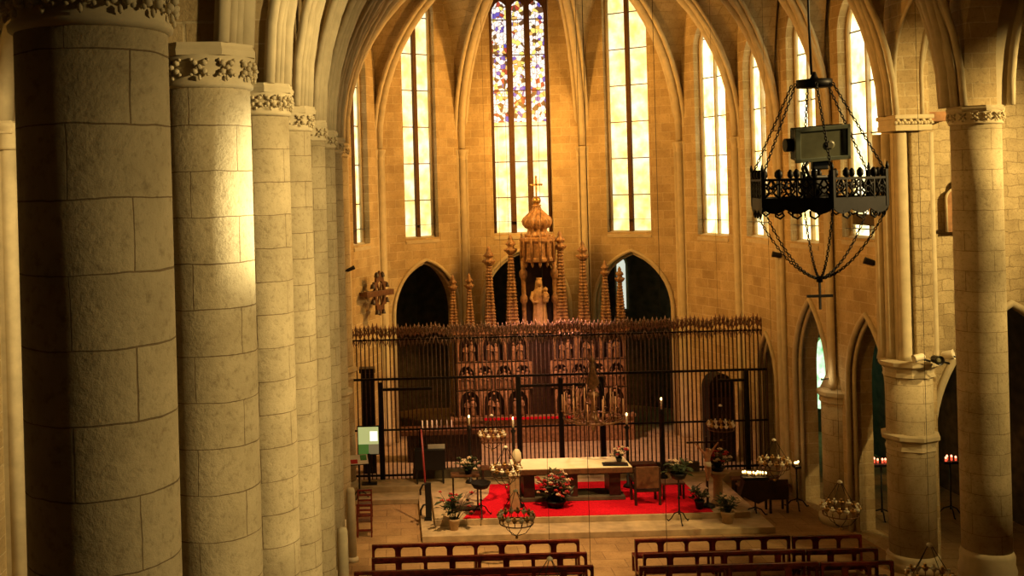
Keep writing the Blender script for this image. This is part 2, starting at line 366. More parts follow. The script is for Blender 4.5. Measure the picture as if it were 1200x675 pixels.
# ---------------------------------------------------------------- apse and choir walls
VR = [(7.6, 42.3), (10.85, 40.0), (12.0, 37.0), (12.2, 33.6), (12.55, 30.6), (12.95, 27.2)]
VL = [(2 * AX - x - (0 if i < 2 else 0), y) for i, (x, y) in enumerate(VR)]
VL[0] = (2.8, 42.3); VL[1] = (-.45, 40.0); VL[2] = (-1.65, 37.0); VL[3] = (-1.9, 34.4); VL[4] = (-2.15, 30.7); VL[5] = (-2.3, 27.0)
TH = .7
WTOP = 21.0
wincount = [0]
def facet(name, P, Q, arch=None, win=None, abot=.36, lights=2, pane='pane', zt=WTOP, mat='wall', shield=True):
    """wall from P to Q (inside on the left-hand normal given by centre), local x along, y outward"""
    P = Vector((P[0], P[1], 0)); Q = Vector((Q[0], Q[1], 0)); L = (Q - P).length
    d = (Q - P).normalized(); ang = math.atan2(d.y, d.x)
    # local +y must point outward (away from the nave axis)
    out = Vector((-d.y, d.x, 0)); mid = (P + Q) / 2
    if (mid - Vector((AX, 33, 0))).dot(out) < 0:
        P, Q = Q, P; d = -d; ang = math.atan2(d.y, d.x)
        if arch: arch = (L - arch[0],) + tuple(arch[1:])
        if win: win = (L - win[0],) + tuple(win[1:])
    holes = []
    if arch: holes.append(arch_pts(arch[0], arch[1], abot, arch[2], arch[3]))
    if win: holes.append(arch_pts(win[0], win[1] + .12, win[2], win[3], win[4]))
    b = MB(); b.prism([(-.25, 0), (L + .25, 0), (L + .25, zt), (-.25, zt)], holes, 0, TH)
    wl = struct(b.build(name, M[mat], None, (P.x, P.y, 0), ang))
    if arch:   # moulded arch ring
        o1 = arch_pts(arch[0], arch[1], abot, arch[2], arch[3]); 
        b = MB(); b.tube([(x, -.02, z) for x, z in o1], .075, 8)
        b.tube([(x * 1.0, .12, z) for x, z in arch_pts(arch[0], arch[1] - .1, abot, arch[2], arch[3] - .12)], .06, 8)
        t = struct(b.build('trim_3', M['stone'], None, (P.x, P.y, 0), ang))
    if win:
        wincount[0] += 1
        cx, hw, z0, zs, rise = win
        wo = bpy.data.objects.new('window_%d' % wincount[0], None); C.objects.link(wo)
        wo.location = (P.x, P.y, 0); wo.rotation_euler = (0, 0, ang); wo['kind'] = 'structure'
        yp = .30
        # splayed sill
        b = MB(); b.add([(cx - hw - .12, -.03, z0 - .08), (cx + hw + .12, -.03, z0 - .08), (cx + hw + .12, yp, z0 + .06), (cx - hw - .12, yp, z0 + .06),
                         (cx - hw - .12, -.03, z0 - .2), (cx + hw + .12, -.03, z0 - .2), (cx + hw + .12, yp, z0 - .2), (cx - hw - .12, yp, z0 - .2)],
                        [(0, 1, 2, 3), (4, 7, 6, 5), (0, 4, 5, 1), (1, 5, 6, 2), (2, 6, 7, 3), (3, 7, 4, 0)])
        b.build('window_sill', M['stone'], wo)
        # frame + mullions
        b = MB(); op = arch_pts(cx, hw + .06, z0 + .04, zs, rise)
        b.tube([(x, yp, z) for x, z in op], .07, 8)
        b.build('window_frame', M['stone'] if pane != 'stained' else M['lead'], wo)
        lw = 2 * hw / lights; bright = pane == 'panebright'
        R = (hw * hw + rise * rise) / (2 * hw)
        def topz(x):
            dx = hw - abs(x - cx)
            return zs + math.sqrt(max(0, R * R - (R - dx) ** 2))
        for k in range(1, lights):
            x = cx - hw + lw * k; mw = .11 if pane == 'stained' else (.045 if bright else .09)
            b = MB(); b.box(x - mw, x + mw, yp - .08, yp + .08, z0, topz(x) - .02, .03)
            b.build('mullion', M['stone'] if bright else M['lead'], wo)  # paler mullions stand in for backlight on the bright windows
        zz = z0 + 1.45
        b = MB()
        while zz < zs + rise * .6:
            b.box(cx - hw, cx + hw, yp + .005, yp + .035, zz - .018, zz + .018); zz += 1.42
        b.build('saddle_bars', M['lead'], wo)
        for k in range(lights):
            xa = cx - hw + lw * k; xb = xa + lw
            n = 12
            def pane_poly(za, zb_top):
                top = [(xa + (xb - xa) * i / n) for i in range(n + 1)]
                return [(xa, za), (xb, za)] + [(x, (zb_top if zb_top else topz(x) + .01)) for x in reversed(top)]
            if pane == 'stained':
                zq = 12.45 if True else z0
                b = MB(); b.prism(pane_poly(z0, zq), [], yp + .04, yp + .06); b.build('glass_light', M['pane'], wo)
                b = MB()
                ztop = min(zs, 17.15)
                b.prism([(x, z) for x, z in arch_pts((xa + xb) / 2, lw / 2, zq, ztop - .35, .5, 6)], [], yp + .04, yp + .06); b.build('stained_glass_light', M['stained'], wo)
            else:
                b = MB(); b.prism(pane_poly(z0, None), [], yp + .04, yp + .06); b.build('glass_light', M[pane], wo)
        if pane == 'stained':   # tracery plate above the three lights
            hl = [arch_pts(cx - hw + lw * (k + .5), lw / 2 - .02, z0 + .02, min(zs, 17.15) - .35, .5, 6) for k in range(lights)]
            op2 = [(x, z) for x, z in arch_pts(cx, hw + .05, z0, zs, rise)]
            b = MB()
            cut = [(x, z) for x, z in op2]
            b.prism(cut, hl, yp - .02, yp + .03); b.build('tracery', M['lead'], wo)
    return wl

Lf = 4.0
facet('wall_apse', VL[0], VR[0], arch=(2.4, 1.75, 5.2, 2.2), win=(2.4, 1.06, 8.0, 17.3, 1.9), lights=3, pane='stained')
d01 = math.hypot(VR[0][0] - VR[1][0], VR[0][1] - VR[1][1])
facet('wall_apse_left', VL[1], VL[0], arch=(d01 * .52, 1.58, 5.1, 2.05), win=(d01 * .49, .68, 8.0, 16.7, 1.1))
facet('wall_apse_right', VR[0], VR[1], arch=(d01 * .49, 1.62, 5.1, 2.2), win=(d01 * .47, .78, 8.0, 17.0, 1.2))
d12 = math.hypot(VR[2][0] - VR[1][0], VR[2][1] - VR[1][1])
facet('wall_choir_right', VR[1], VR[2], win=(d12 * .56, .75, 7.95, 14.7, 1.2), pane='panebright')
facet('wall_choir_left', VL[1], VL[2], win=(d12 * .56, .62, 7.95, 14.2, 1.2), pane='pane')
d23 = math.hypot(VR[2][0] - VR[3][0], VR[2][1] - VR[3][1])
facet('wall_choir_right_second', VR[2], VR[3], win=(d23 * .47, .78, 8.0, 13.6, 1.3), pane='panebright', arch=(d23 * .62, .75, 3.3, 1.6))
d34 = math.hypot(VR[3][0] - VR[4][0], VR[3][1] - VR[4][1])
facet('wall_choir_right_third', VR[3], VR[4], win=(d34 * .5, .72, 8.0, 14.1, 1.3), pane='panebright', arch=(d34 * .57, 1.0, 4.1, 2.2), abot=.02)
d45 = math.hypot(VR[4][0] - VR[5][0], VR[4][1] - VR[5][1])
facet('wall_choir_right_fourth', VR[4], VR[5], win=(d45 * .48, .9, 8.25, 13.9, 1.3), pane='panebright', arch=(d45 * .5, .98, 4.2, 2.0), abot=.02)
facet('wall_choir_left_second', VL[2], VL[3]); facet('wall_choir_left_third', VL[3], VL[4]); facet('wall_choir_left_fourth', VL[4], VL[5])

# ambulatory behind the arches
AO = [(9.6, 48.0), (14.6, 45.0), (16.8, 41.0), (17.2, 34.0), (17.6, 28.1)]
AL = [(2 * AX - x, y) for x, y in AO]
def plain_wall(name, P, Q, zt, mat='dark_shade_stone'):
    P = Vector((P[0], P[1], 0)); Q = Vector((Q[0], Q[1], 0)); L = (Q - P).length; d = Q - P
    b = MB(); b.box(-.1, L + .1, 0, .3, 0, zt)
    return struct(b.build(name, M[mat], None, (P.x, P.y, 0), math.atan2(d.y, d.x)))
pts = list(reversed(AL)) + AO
for i in range(len(pts) - 1): plain_wall('wall_ambulatory', pts[i], pts[i + 1], 8.6, 'dark_shade_stone')  # wall colour darkened to paint in the ambulatory's shade
b = MB(); b.add([(x, y, 8.6) for x, y in pts] , [list(range(len(pts)))])
b.v = [(x, y, z) for x, y, z in b.v]
amb = MB()
inner = [VL[5], VL[4], VL[3], VL[2], VL[1], VL[0], VR[0], VR[1], VR[2], VR[3], VR[4], VR[5]]
idx = [0, 1, 2, 2, 3, 4, 5, 6, 7, 7, 8, 9]
for i in range(len(inner) - 1):
    a, c = inner[i], inner[i + 1]; e, g = pts[idx[i]], pts[idx[i + 1]]
    if idx[i] == idx[i + 1]: amb.add([(a[0], a[1], 8.5), (c[0], c[1], 8.5), (e[0], e[1], 8.5)], [(0, 1, 2)])
    else: amb.add([(a[0], a[1], 8.5), (c[0], c[1], 8.5), (g[0], g[1], 8.5), (e[0], e[1], 8.5)], [(0, 1, 2, 3)])
struct(amb.build('ceiling_ambulatory', M['dark_shade_stone']))  # ceiling carries the same painted shade
# two lit windows deep in the ambulatory
def small_window(loc, rotz, w, z0, z1, mat, name):
    wo = bpy.data.objects.new(name, None); C.objects.link(wo); wo.location = loc; wo.rotation_euler = (0, 0, rotz); wo['kind'] = 'structure'
    o = arch_pts(0, w / 2, z0, z1 - w, w)
    b = MB(); b.prism(o, [], -.03, -.01); b.build('glass_light', M[mat], wo)
    b = MB(); b.tube([(x, -.04, z) for x, z in o], .05, 8); b.build('window_frame', M['stone'], wo)
small_window((16.55, 41.5, 0), math.atan2(41 - 45, 16.8 - 14.6), .75, .9, 3.7, 'greenpane', 'window_9')
small_window((10.15, 47.62, 0), math.atan2(45 - 48, 14.6 - 9.6), .5, 4.3, 6.7, 'dawn', 'window_10')
lamp('chapel_lamp', 'POINT', (15.4, 40.4, 3.0), None, 45, (.35, 1.0, .45), .2)
lamp('ambulatory_lamp', 'POINT', (12.6, 44.4, 5.0), None, 10, (.9, 1.0, .6), .2)

# ---------------------------------------------------------------- engaged shafts, ribs, vault webs
ZS = 11.45
def capital_prof(r, z0, h): return [(r, z0), (r * 1.12, z0 + .05), (r * 1.0, z0 + .1), (r * 1.15, z0 + h * .6), (r * 1.5, z0 + h * .85), (r * 1.55, z0 + h)]
def shaft(x, y, z0=0.3, r=.13, toward=(AX, 35), side=True):
    t = Vector((toward[0] - x, toward[1] - y, 0)).normalized(); s = Vector((-t.y, t.x, 0))
    b = MB()
    offs = [(0, .05)] + ([(-.2, 0.0), (.2, 0.0)] if side else [])
    for sx, tx in offs:
        p = Vector((x, y, 0)) + s * sx + t * tx; rr = r if sx == 0 else r * .62
        b.lathe([(rr * 1.5, z0), (rr * 1.5, z0 + .25), (rr, z0 + .4), (rr, 11.0)] + capital_prof(rr, 11.0, .4), 12, p.x, p.y)
    return struct(b.build('trim_4', M['stone']))
for v in VR[:4] + VL[:3]: shaft(v[0], v[1])
shaft(VR[4][0], VR[4][1], 3.9)

K = Vector((AX, 36.4, 18.4))
def qcurve(P, Kp, z0=ZS, n=14):
    P = Vector((P[0], P[1], z0)); out = []
    for i in range(n + 1):
        a = PI / 2 * i / n
        h = 1 - math.cos(a)
        out.append(Vector((P.x + (Kp.x - P.x) * h, P.y + (Kp.y - P.y) * h, z0 + (Kp.z - z0) * math.sin(a))))
    return out
ribs = MB()
def rib(P, Kp, r=.15, z0=ZS, trip=False):
    cv = qcurve(P, Kp, z0)
    d = Vector((Kp.x - P[0], Kp.y - P[1], 0)).normalized(); s = Vector((-d.y, d.x, 0))
    nb = MB()
    nb.tube([p + d * .02 for p in cv], r, 10)
    for q in ((-1, 1) if not trip else (-2, -1, 1, 2)):
        o = s * (q * r * 1.6)
        up = Vector((0, 0, .12 * abs(q)))
        nb.tube([p + o + up * (i / len(cv)) - d * (.06 * abs(q)) * (1 - i / len(cv)) for i, p in enumerate(cv)], r * .6, 8)
    struct(nb.build('trim_5', M['stone']))
def web_half(mb, P, A, Kp, z0=ZS, n=14):
    """surface between rib P->K and wall arch P->A (A = apex of the wall arch)"""
    c1 = qcurve(P, Kp, z0, n); c2 = qcurve(P, A, z0, n)
    base = len(mb.v)
    m = 4
    for i in range(n + 1):
        for j in range(m + 1):
            p = c1[i].lerp(c2[i], j / m); p.z += .12 + .25 * (i / n) * math.sin(PI * j / m) * .5
            mb.v.append(tuple(p))
    for i in range(n):
        for j in range(m):
            a = base + i * (m + 1) + j
            mb.f.append([a, a + 1, a + m + 2, a + m + 1]); mb.sm.append(True)
web = MB()
apv = [VR[2], VR[1], VR[0], VL[0], VL[1], VL[2]]
for v in apv: rib(v, K, .14)
for i in range(5):
    P, Q = apv[i], apv[i + 1]
    A = Vector(((P[0] + Q[0]) / 2, (P[1] + Q[1]) / 2, 18.6 if i in (1, 2, 3) else 17.2))
    web_half(web, P, A, K); web_half(web, Q, A, K)
# straight bays: (left point, right point) from the apse towards the camera
LXC, RXC = -1.94, 13.0
ROWS = [34.0, 30.7, 27.0, 22.95, 18.9, 14.9, 10.85, 6.8, 2.75]
trans = [((VL[2][0], VL[2][1]), (VR[2][0], VR[2][1])), ((-1.5, 34.9), (VR[3][0] - .1, VR[3][1])), ((-1.5, 30.9), (VR[4][0] - .1, VR[4][1])), ((-1.5, 26.9), (12.5, 27.0))]
rowY = [22.9, 18.9, 14.85, 10.8, 6.8, 2.75]
for y in rowY: trans.append(((-1.5, y), (12.55, y + (1.1 if y == 22.9 else 0))))
for i, (l, r_) in enumerate(trans):
    kx = (l[0] + r_[0]) / 2; ky = (l[1] + r_[1]) / 2
    Kt = Vector((kx, ky, 18.4))
    if i > 0:
        rib(l, Kt, .13, trip=True); rib(r_, Kt, .13, trip=(i > 2))
    if i + 1 < len(trans):
        l2, r2 = trans[i + 1]
        Kc = Vector(((l[0] + r_[0] + l2[0] + r2[0]) / 4, (l[1] + r_[1] + l2[1] + r2[1]) / 4, 18.7))
        for P in (l, r_, l2, r2): rib(P, Kc, .11)
        Kt2 = Vector(((l2[0] + r2[0]) / 2, (l2[1] + r2[1]) / 2, 18.4))
        AL_ = Vector(((l[0] + l2[0]) / 2, (l[1] + l2[1]) / 2, 17.0)); AR_ = Vector(((r_[0] + r2[0]) / 2, (r_[1] + r2[1]) / 2, 17.0))
        for P, A in ((l, Kt), (r_, Kt), (l2, Kt2), (r2, Kt2), (l, AL_), (l2, AL_), (r_, AR_), (r2, AR_)): web_half(web, P, A, Kc)
struct(web.build('ceiling', M['web']))

# arcade walls above the columns
def arcade(name, x0, x1, ys, zt=19.0):
    ys = sorted(ys); b = MB()
    # outline along the bottom follows the arches
    out = [(ys[0] - .5, zt), (ys[0] - .5, ZS)]
    for i in range(len(ys) - 1):
        a, c = ys[i], ys[i + 1]; half = (c - a) / 2 - .38
        ap = arch_pts((a + c) / 2, half, ZS, ZS + 1.0, half * 1.5, 9)
        out += ap
    out += [(ys[-1] + .3, ZS), (ys[-1] + .3, zt)]
    b.prism([(p, z) for p, z in out][::-1], [], 0, x1 - x0)
    # local x = world y
    return struct(b.build(name, M['wall'], None, (x1, 0, 0), PI / 2))
arcade('wall_left_arcade', -2.35, -1.6, [2.75, 6.8, 10.8, 14.85, 18.9, 22.9, 26.9])
arcade('wall_right_arcade', 12.75, 13.45, [3.9, 7.9, 11.9, 15.9, 19.9, 24.0, 27.3])
# arch mouldings on the nave edge of the right arcade, nearest bay to the choir
for xx in (12.76, 13.44):
    b = MB(); b.tube([(xx, y, z) for y, z in arch_pts((24.0 + 27.3) / 2, 1.27, ZS, ZS + 1.0, 1.9, 10)], .05, 8); struct(b.build('trim_6', M['stone']))

# aisle walls
facet_r = arch_pts(2.65, 2.15, 0, 3.0, 3.55, 14)
b = MB(); hole = [(x, z) for x, z in facet_r]
ol = [(0, 0), (hole[0][0], 0)] + hole[1:-1] + [(hole[-1][0], 0), (8.0, 0), (8.0, 19), (0, 19)]
b.prism(ol, [], 0, .6); struct(b.build('wall_right_aisle_end', M['rubble'], None, (13.3, 27.6, 0)))
b = MB(); b.tube([(x, -.01, z) for x, z in facet_r], .1, 8); struct(b.build('trim_7', M['stone'], None, (13.3, 27.6, 0)))
plain_wall('wall_right_aisle', (21.3, -2), (21.3, 34), 19, 'wall'); 
plain_wall('wall_right_chapel', (17.9, 33.5), (21.3, 33.5), 9, 'dark_shade_stone')  # chapel wall and ceiling take their shade from this dark colour
plain_wall('wall_left_aisle', (-7.8, 34), (-7.8, -2), 19, 'wall')
plain_wall('wall_left_aisle_end', (-8, 34), (-2.4, 34), 19, 'wall')
b = MB(); b.box(13.3, 21.6, -2, 27.8, 18.6, 18.9); b.box(-8.2, -2.0, -2, 34, 18.6, 18.9); struct(b.build('ceiling_aisle', M['web']))
b = MB(); b.box(12.9, 21.6, 28.2, 33.8, 8.6, 8.9); struct(b.build('ceiling_chapel', M['dark_shade_stone']))
# right aisle: arches springing from the choir pier and the round column towards the outer wall
for (x, y, zb) in ((13.35, 27.4, 5.1), (13.75, 24.0, ZS)):
    cv = qcurve((x, y), Vector((17.2, y, 16.8)))
    b = MB()
    def sect(cv, hw, th):
        n0 = len(b.v); 
        for i, p in enumerate(cv):
            t = (cv[min(i + 1, len(cv) - 1)] - cv[max(i - 1, 0)]).normalized(); nrm = Vector((-t.z, 0, t.x))
            for q, e in ((-hw, 0), (hw, 0), (hw, th), (-hw, th)): b.v.append(tuple(p + Vector((0, q, 0)) + nrm * e))
        for i in range(len(cv) - 1):
            for k in range(4):
                k2 = (k + 1) % 4; b.f.append([n0 + i * 4 + k, n0 + i * 4 + k2, n0 + i * 4 + 4 + k2, n0 + i * 4 + 4 + k]); b.sm.append(False)
    sect(cv, .33, .55)
    b.tube([p + Vector((.02, -.36, 0)) for p in cv], .09, 8)
    struct(b.build('trim_8', M['stone']))
# left aisle pilaster with capital and bracket seen past the nearest column
b = MB(); b.box(-.25, .25, -.35, .3, 0, 10.95, .03); b.lathe([(.17, 0), (.17, 10.9)], 14, .28, -.25); b.lathe(capital_prof(.2, 10.9, .5), 14, .28, -.25)
b.box(-.4, .42, -.5, .4, 11.2, 11.45, .03); b.box(.2, .5, -.3, .1, 6.5, 7.1, .04)
struct(b.build('trim_9', M['stone'], None, (-7.55, 20.6, 0)))
cvx = qcurve((-7.4, 20.4), Vector((-4.9, 20.4, 15.5)))
b = MB(); b.tube(cvx, .2, 10); struct(b.build('trim_10', M['stone']))

# ---------------------------------------------------------------- columns
def leaf_ring(b, r, z, n, s):
    for k in range(n):
        a = 2 * PI * (k + .5) / n; c = Vector((math.cos(a), math.sin(a), 0)); t = Vector((-c.y, c.x, 0))
        p0 = c * r + Vector((0, 0, z))
        for dx, dz in ((-1, 1), (1, 1), (-1, -1), (1, -1)):
            p = p0 + t * (dx * s * .55) + Vector((0, 0, dz * s * .5))
            b.ball(p, s * .42, 1, (1, 1, 1))
            q = p0 + t * (dx * s * .95) + Vector((0, 0, dz * s * .85)); b.ball(q, s * .24, 1)
        b.ball(p0 + c * s * .2, s * .35, 1)
        b.ball(p0 + Vector((0, 0, -s * 1.2)), s * .22, 1, (1, 1, 1.8))
def column(x, y, r, label, zneck=11.03, ztop=ZS, z0=0, plinth=.5, nleaf=14, group=None, rings=()):
    t = thing('stone_column', label, 'column', (x, y, 0), RND.uniform(0, 6))
    b = MB(); prof = [(r, plinth)] + [(r, plinth + (zneck - plinth) * i / 6) for i in range(1, 7)]
    b.lathe(prof, 64, caps=True); b.build('shaft', M['col'], t)
    b = MB(); b.lathe([(r * 1.18, 0), (r * 1.18, plinth * .55), (r * 1.14, plinth * .6)], 8, smooth=False); b.lathe([(r * 1.14, plinth * .6), (r * 1.16, plinth * .72), (r * 1.08, plinth * .82), (r * 1.1, plinth * .93), (r, plinth + .02)], 40)
    b.build('base', M['stone'], t)
    h = ztop - zneck
    b = MB(); b.lathe([(r, zneck - .02), (r * 1.07, zneck), (r * 1.08, zneck + .03), (r * 1.02, zneck + .06), (r * 1.04, zneck + h * .5), (r * 1.13, zneck + h * .72)], 48)
    b.lathe([(r * 1.2, zneck + h * .70), (r * 1.22, zneck + h * .84), (r * 1.17, ztop - .03), (r * 1.17, ztop)], 8, smooth=False, ang0=PI / 8)
    cp = b.build('capital', M['stone'], t)
    b = MB(); leaf_ring(b, r * 1.1, zneck + h * .42, nleaf, h * .2); b.build('carved_leaves', M['stone'], cp)
    for zr in rings:
        b = MB(); b.lathe([(r, zr - .22), (r * 1.12, zr - .18), (r * 1.05, zr - .1), (r * 1.1, zr), (r * 1.28, zr + .08), (r * 1.28, zr + .17), (r, zr + .22)], 12, smooth=False); b.build('ring_moulding', M['stone'], t)
    return t
lab = ['nearest column of the left row, broad and half in dark shadow', 'second column of the left row with brilliant floodlit patch and holed block',
       'third column of the left row, plain shaft behind the floodlit one', 'fourth column of the left row with mottled patched blocks',
       'fifth slim column of the left row between mottled column and slender far ones', 'sixth column of the left row, thin sliver seen before the choir',
       'seventh far column of the left row beside the choir step', 'eighth and farthest column of left row touching the apse wall']
for i, y in enumerate([6.8, 10.8, 14.85, 18.9, 22.9, 26.9, 30.9, 34.7]):
    column(-1.885, y, .475, lab[i], nleaf=(14, 12, 16, 12, 12, 12, 12, 12)[i], rings=((4.0,) if i >= 6 else ()))
column(-1.885, 2.75, .475, 'column of the left row standing behind the camera view')
column(13.17, 24.0, .515, 'tall round column at the right edge, lit on its right side', 11.05, ZS, plinth=1.5, nleaf=14)
# choir pier: round foot, ringed, with compound upper part
t = thing('choir_pier', 'ringed round pier carrying lit square pilaster at the choir entrance', 'pier', (12.95, 27.0, 0))
b = MB(); b.lathe([(.56, .3), (.56, 3.0), (.55, 5.1)], 56); b.build('shaft', M['col'], t)
b = MB(); b.lathe([(.64, 0), (.64, .2), (.6, .26), (.63, .34), (.57, .42)], 40); b.build('base', M['stone'], t)
for zr, rr in ((3.26, .56), (5.1, .56)):
    b = MB(); b.lathe([(rr, zr - .24), (rr * 1.12, zr - .2), (rr * 1.05, zr - .1), (rr * 1.08, zr), (rr * 1.28, zr + .08), (rr * 1.28, zr + .17), (rr, zr + .22)], 8 if zr < 5 else 10, smooth=False); b.build('ring_moulding', M['stone'], t)
b = MB(); b.box(.02, .48, -.42, .5, 5.2, 11.0, .03); b.build('pilaster', M['rubble'], t)
b = MB()
for px, py, rr in ((-.38, .05, .13), (-.2, -.3, .15), (-.45, .4, .12), (.52, -.36, .08)): b.lathe([(rr * 1.3, 5.25), (rr, 5.45), (rr, 11.0)], 14, px, py)
b.box(-.35, .1, -.25, .5, 5.2, 11.0); b.build('bundled_shafts', M['stone'], t)
b = MB(); b.box(-.4, .52, -.5, .5, 11.05, 11.2, .02); b.box(-.42, .56, -.54, .54, 11.34, 11.45, .03); b.box(-.38, .5, -.46, .48, 11.15, 11.38); cp = b.build('capital', M['stone'], t)
b = MB()
for k in range(6):
    for q in range(3): b.ball((-.34 + k * .16 + .05 * (q - 1), -.48, 11.25 + .06 * (q % 2)), .06, 1)
b.build('carved_leaves', M['stone'], cp)
# lower round pier between the two choir arches
t = thing('choir_half_column', 'low round pier with ring moulding between the two choir arches', 'pier', (12.8, 30.75, 0))
b = MB(); b.lathe([(.56, .3), (.56, 3.9)], 48); b.build('shaft', M['col'], t)
b = MB(); b.lathe([(.7, 0), (.7, .2), (.6, .26), (.63, .34), (.57, .4)], 40); b.build('base', M['stone'], t)
b = MB(); b.lathe([(.56, 3.45), (.62, 3.5), (.6, 3.62), (.68, 3.7), (.68, 3.8), (.56, 3.86)], 12, smooth=False); b.build('ring_moulding', M['stone'], t)
b = MB(); b.lathe([(.56, 3.88), (.42, 4.2), (.2, 4.6), (.12, 4.9)], 32); b.build('coned_top', M['stone'], t)
# pale rounded posts at the foot of the left columns
for (x, y, z, l) in ((-1.33, 28.6, 1.97, 'short pale rounded post with dark side near left choir column'), (-1.3, 23.6, 2.5, 'short pale rounded post at bottom beside left columns')):
    t = thing('stone_post', l, 'post', (x, y, 0))
    b = MB(); b.lathe([(.13, .12), (.12, z - .1), (.1, z - .02), (.04, z)], 20); b.build('shaft', M['stone'], t)
    b = MB(); b.lathe([(.18, 0), (.18, .08), (.14, .13)], 16); b.build('base', M['stone'], t)

# ---------------------------------------------------------------- iron grille
GY = 35.3
g = thing('iron_grille', 'tall wrought iron grille with flowered spikes closing off the chancel', 'grille', (AX, GY, .34))
NB = 100; X0, X1 = -1.45, 12.25
for i in range(NB):
    x = X0 + (X1 - X0) * i / (NB - 1) - AX
    top = 4.72 + RND.uniform(-.07, .05); tw = RND.uniform(-.04, .05)
    b = MB(); b.bar((x, 0, 0), (x, 0, top), .023, 6)
    o_ = b.build('bar', M['irongrille'], g); b = MB()
    b.lathe([(.012, top - .02), (.045, top + .08), (.03, top + .16), (.05, top + .24), (.004, top + .42)], 6, x, 0)
    for q in (-1, 1):
        b.tube([(x, 0, top - .02), (x + q * .055, -.03, top + .1), (x + q * (.09 + tw), -.06, top + .22 + tw), (x + q * (.06 - tw), -.05, top + .32)], [.014, .02, .022, .006], 5)
        b.tube([(x, 0, top - .05), (x + q * (.06 + tw * .5), -.03, top - .14), (x + q * (.04 - tw), -.05, top - .3)], [.014, .022, .008], 5)
    b.build('finial', M['finial'], o_)
for z, r in ((3.3, .035), (1.62, .025), (.12, .03), (4.6, .022)):
    b = MB(); b.box(X0 - AX, X1 - AX, -.04, .04, z - r, z + r); b.build('rail', M['iron'], g)
for x, zt in ((-.55, 3.2), (.75, 1.6), (4.0, 3.3), (5.4, 3.2), (6.75, 3.2), (11.55, 3.3)):
    b = MB(); b.box(x - AX - .07, x - AX + .07, -.09, .09, 0, zt, .015); b.build('post', M['iron'], g)
for xa, xb in ((-.5, 1.15), (4.0, 6.75), (10.6, 11.6)):
    b = MB(); b.box(xa - AX, xb - AX, -.06, .06, 2.92, 3.0); b.build('gate_lintel', M['iron'], g)
b = MB(); b.box(X0 - AX + 1.9, 4.6, -.12, .12, 0, .3); b.build('plinth', M['dark_shade_stone'], g)

# ---------------------------------------------------------------- altarpiece with pinnacles
RY = 39.8
rt = thing('altarpiece', 'carved alabaster altarpiece with ribbed pinnacles and onion-domed central canopy', 'altarpiece', (5.4, RY, .34))
def ez(z): return z - .34
b = MB(); b.box(-3.4, 3.4, -.1, .6, 0, ez(1.3), .03); b.box(-3.45, 3.45, -.2, .6, ez(1.22), ez(1.34), .02); b.build('stone_base', M['alab'], rt)
b = MB(); b.box(-3.2, 3.2, .12, .6, ez(1.34), ez(4.55)); b.build('back_panel', M['darkwood'], rt)
# relief niches in two tiers, each with carved figures
def figure(b, x, y, z, h, lean=0):
    b.lathe([(h * .14, z), (h * .17, z + h * .06), (h * .12, z + h * .4), (h * .15, z + h * .68), (h * .09, z + h * .78), (h * .045, z + h * .82)], 10, x, y, flute=.12, fn=5)
    b.ball((x, y - h * .02, z + h * .9), h * .085, 1, (1, 1, 1.2))
    b.tube([(x - h * .13, y, z + h * .72), (x - h * .15, y - h * .1, z + h * .55), (x - h * .02, y - h * .16, z + h * .58)], h * .035, 6)
    b.tube([(x + h * .13, y, z + h * .72), (x + h * .16, y - h * .08, z + h * .52), (x + h * .04, y - h * .16, z + h * .5)], h * .035, 6)
for tier, (z0, z1) in enumerate(((1.36, 2.3), (2.36, 3.35), (3.4, 4.4))):
    nn = 7 if tier != 1 else 9
    for k in range(nn):
        wd = 6.3 / nn; xc = -3.15 + wd * (k + .5)
        if abs(xc) < .35: continue
        b = MB(); hw = wd * .4
        o = arch_pts(xc, hw, ez(z0), ez(z0) + (z1 - z0) * .55, hw * 1.3, 6)
        b.prism([(xc - wd / 2 + .01, ez(z0)), (xc + wd / 2 - .01, ez(z0)), (xc + wd / 2 - .01, ez(z1)), (xc - wd / 2 + .01, ez(z1))], [[(x, z + (.01 if i in (0, len(o) - 1) else 0)) for i, (x, z) in enumerate(o)]], -.08, .08)
        b.lathe([(.03, ez(z0)), (.03, ez(z1))], 6, xc - wd / 2, -.1); b.ball((xc, -.09, ez(z1) - .1), .06, 1)
        fp = b.build('relief_niche', M['alab'], rt)
        b = MB()
        for q in range(2 + tier % 2): figure(b, xc + (q - .5 * (1 + tier % 2)) * hw * .62, .02 - .03 * (q % 2), ez(z0) + .02, (z1 - z0) * (.66 + .08 * ((k + q) % 2)))
        b.build('carved_figures', M['alab'], fp)
b = MB(); b.box(-3.3, 3.3, -.16, .6, ez(4.42), ez(4.58), .02)
for k in range(44): b.ball((-3.25 + k * .151, -.14, ez(4.66)), .07, 1, (1, 1, 1.4))
b.build('cornice', M['alab'], rt)
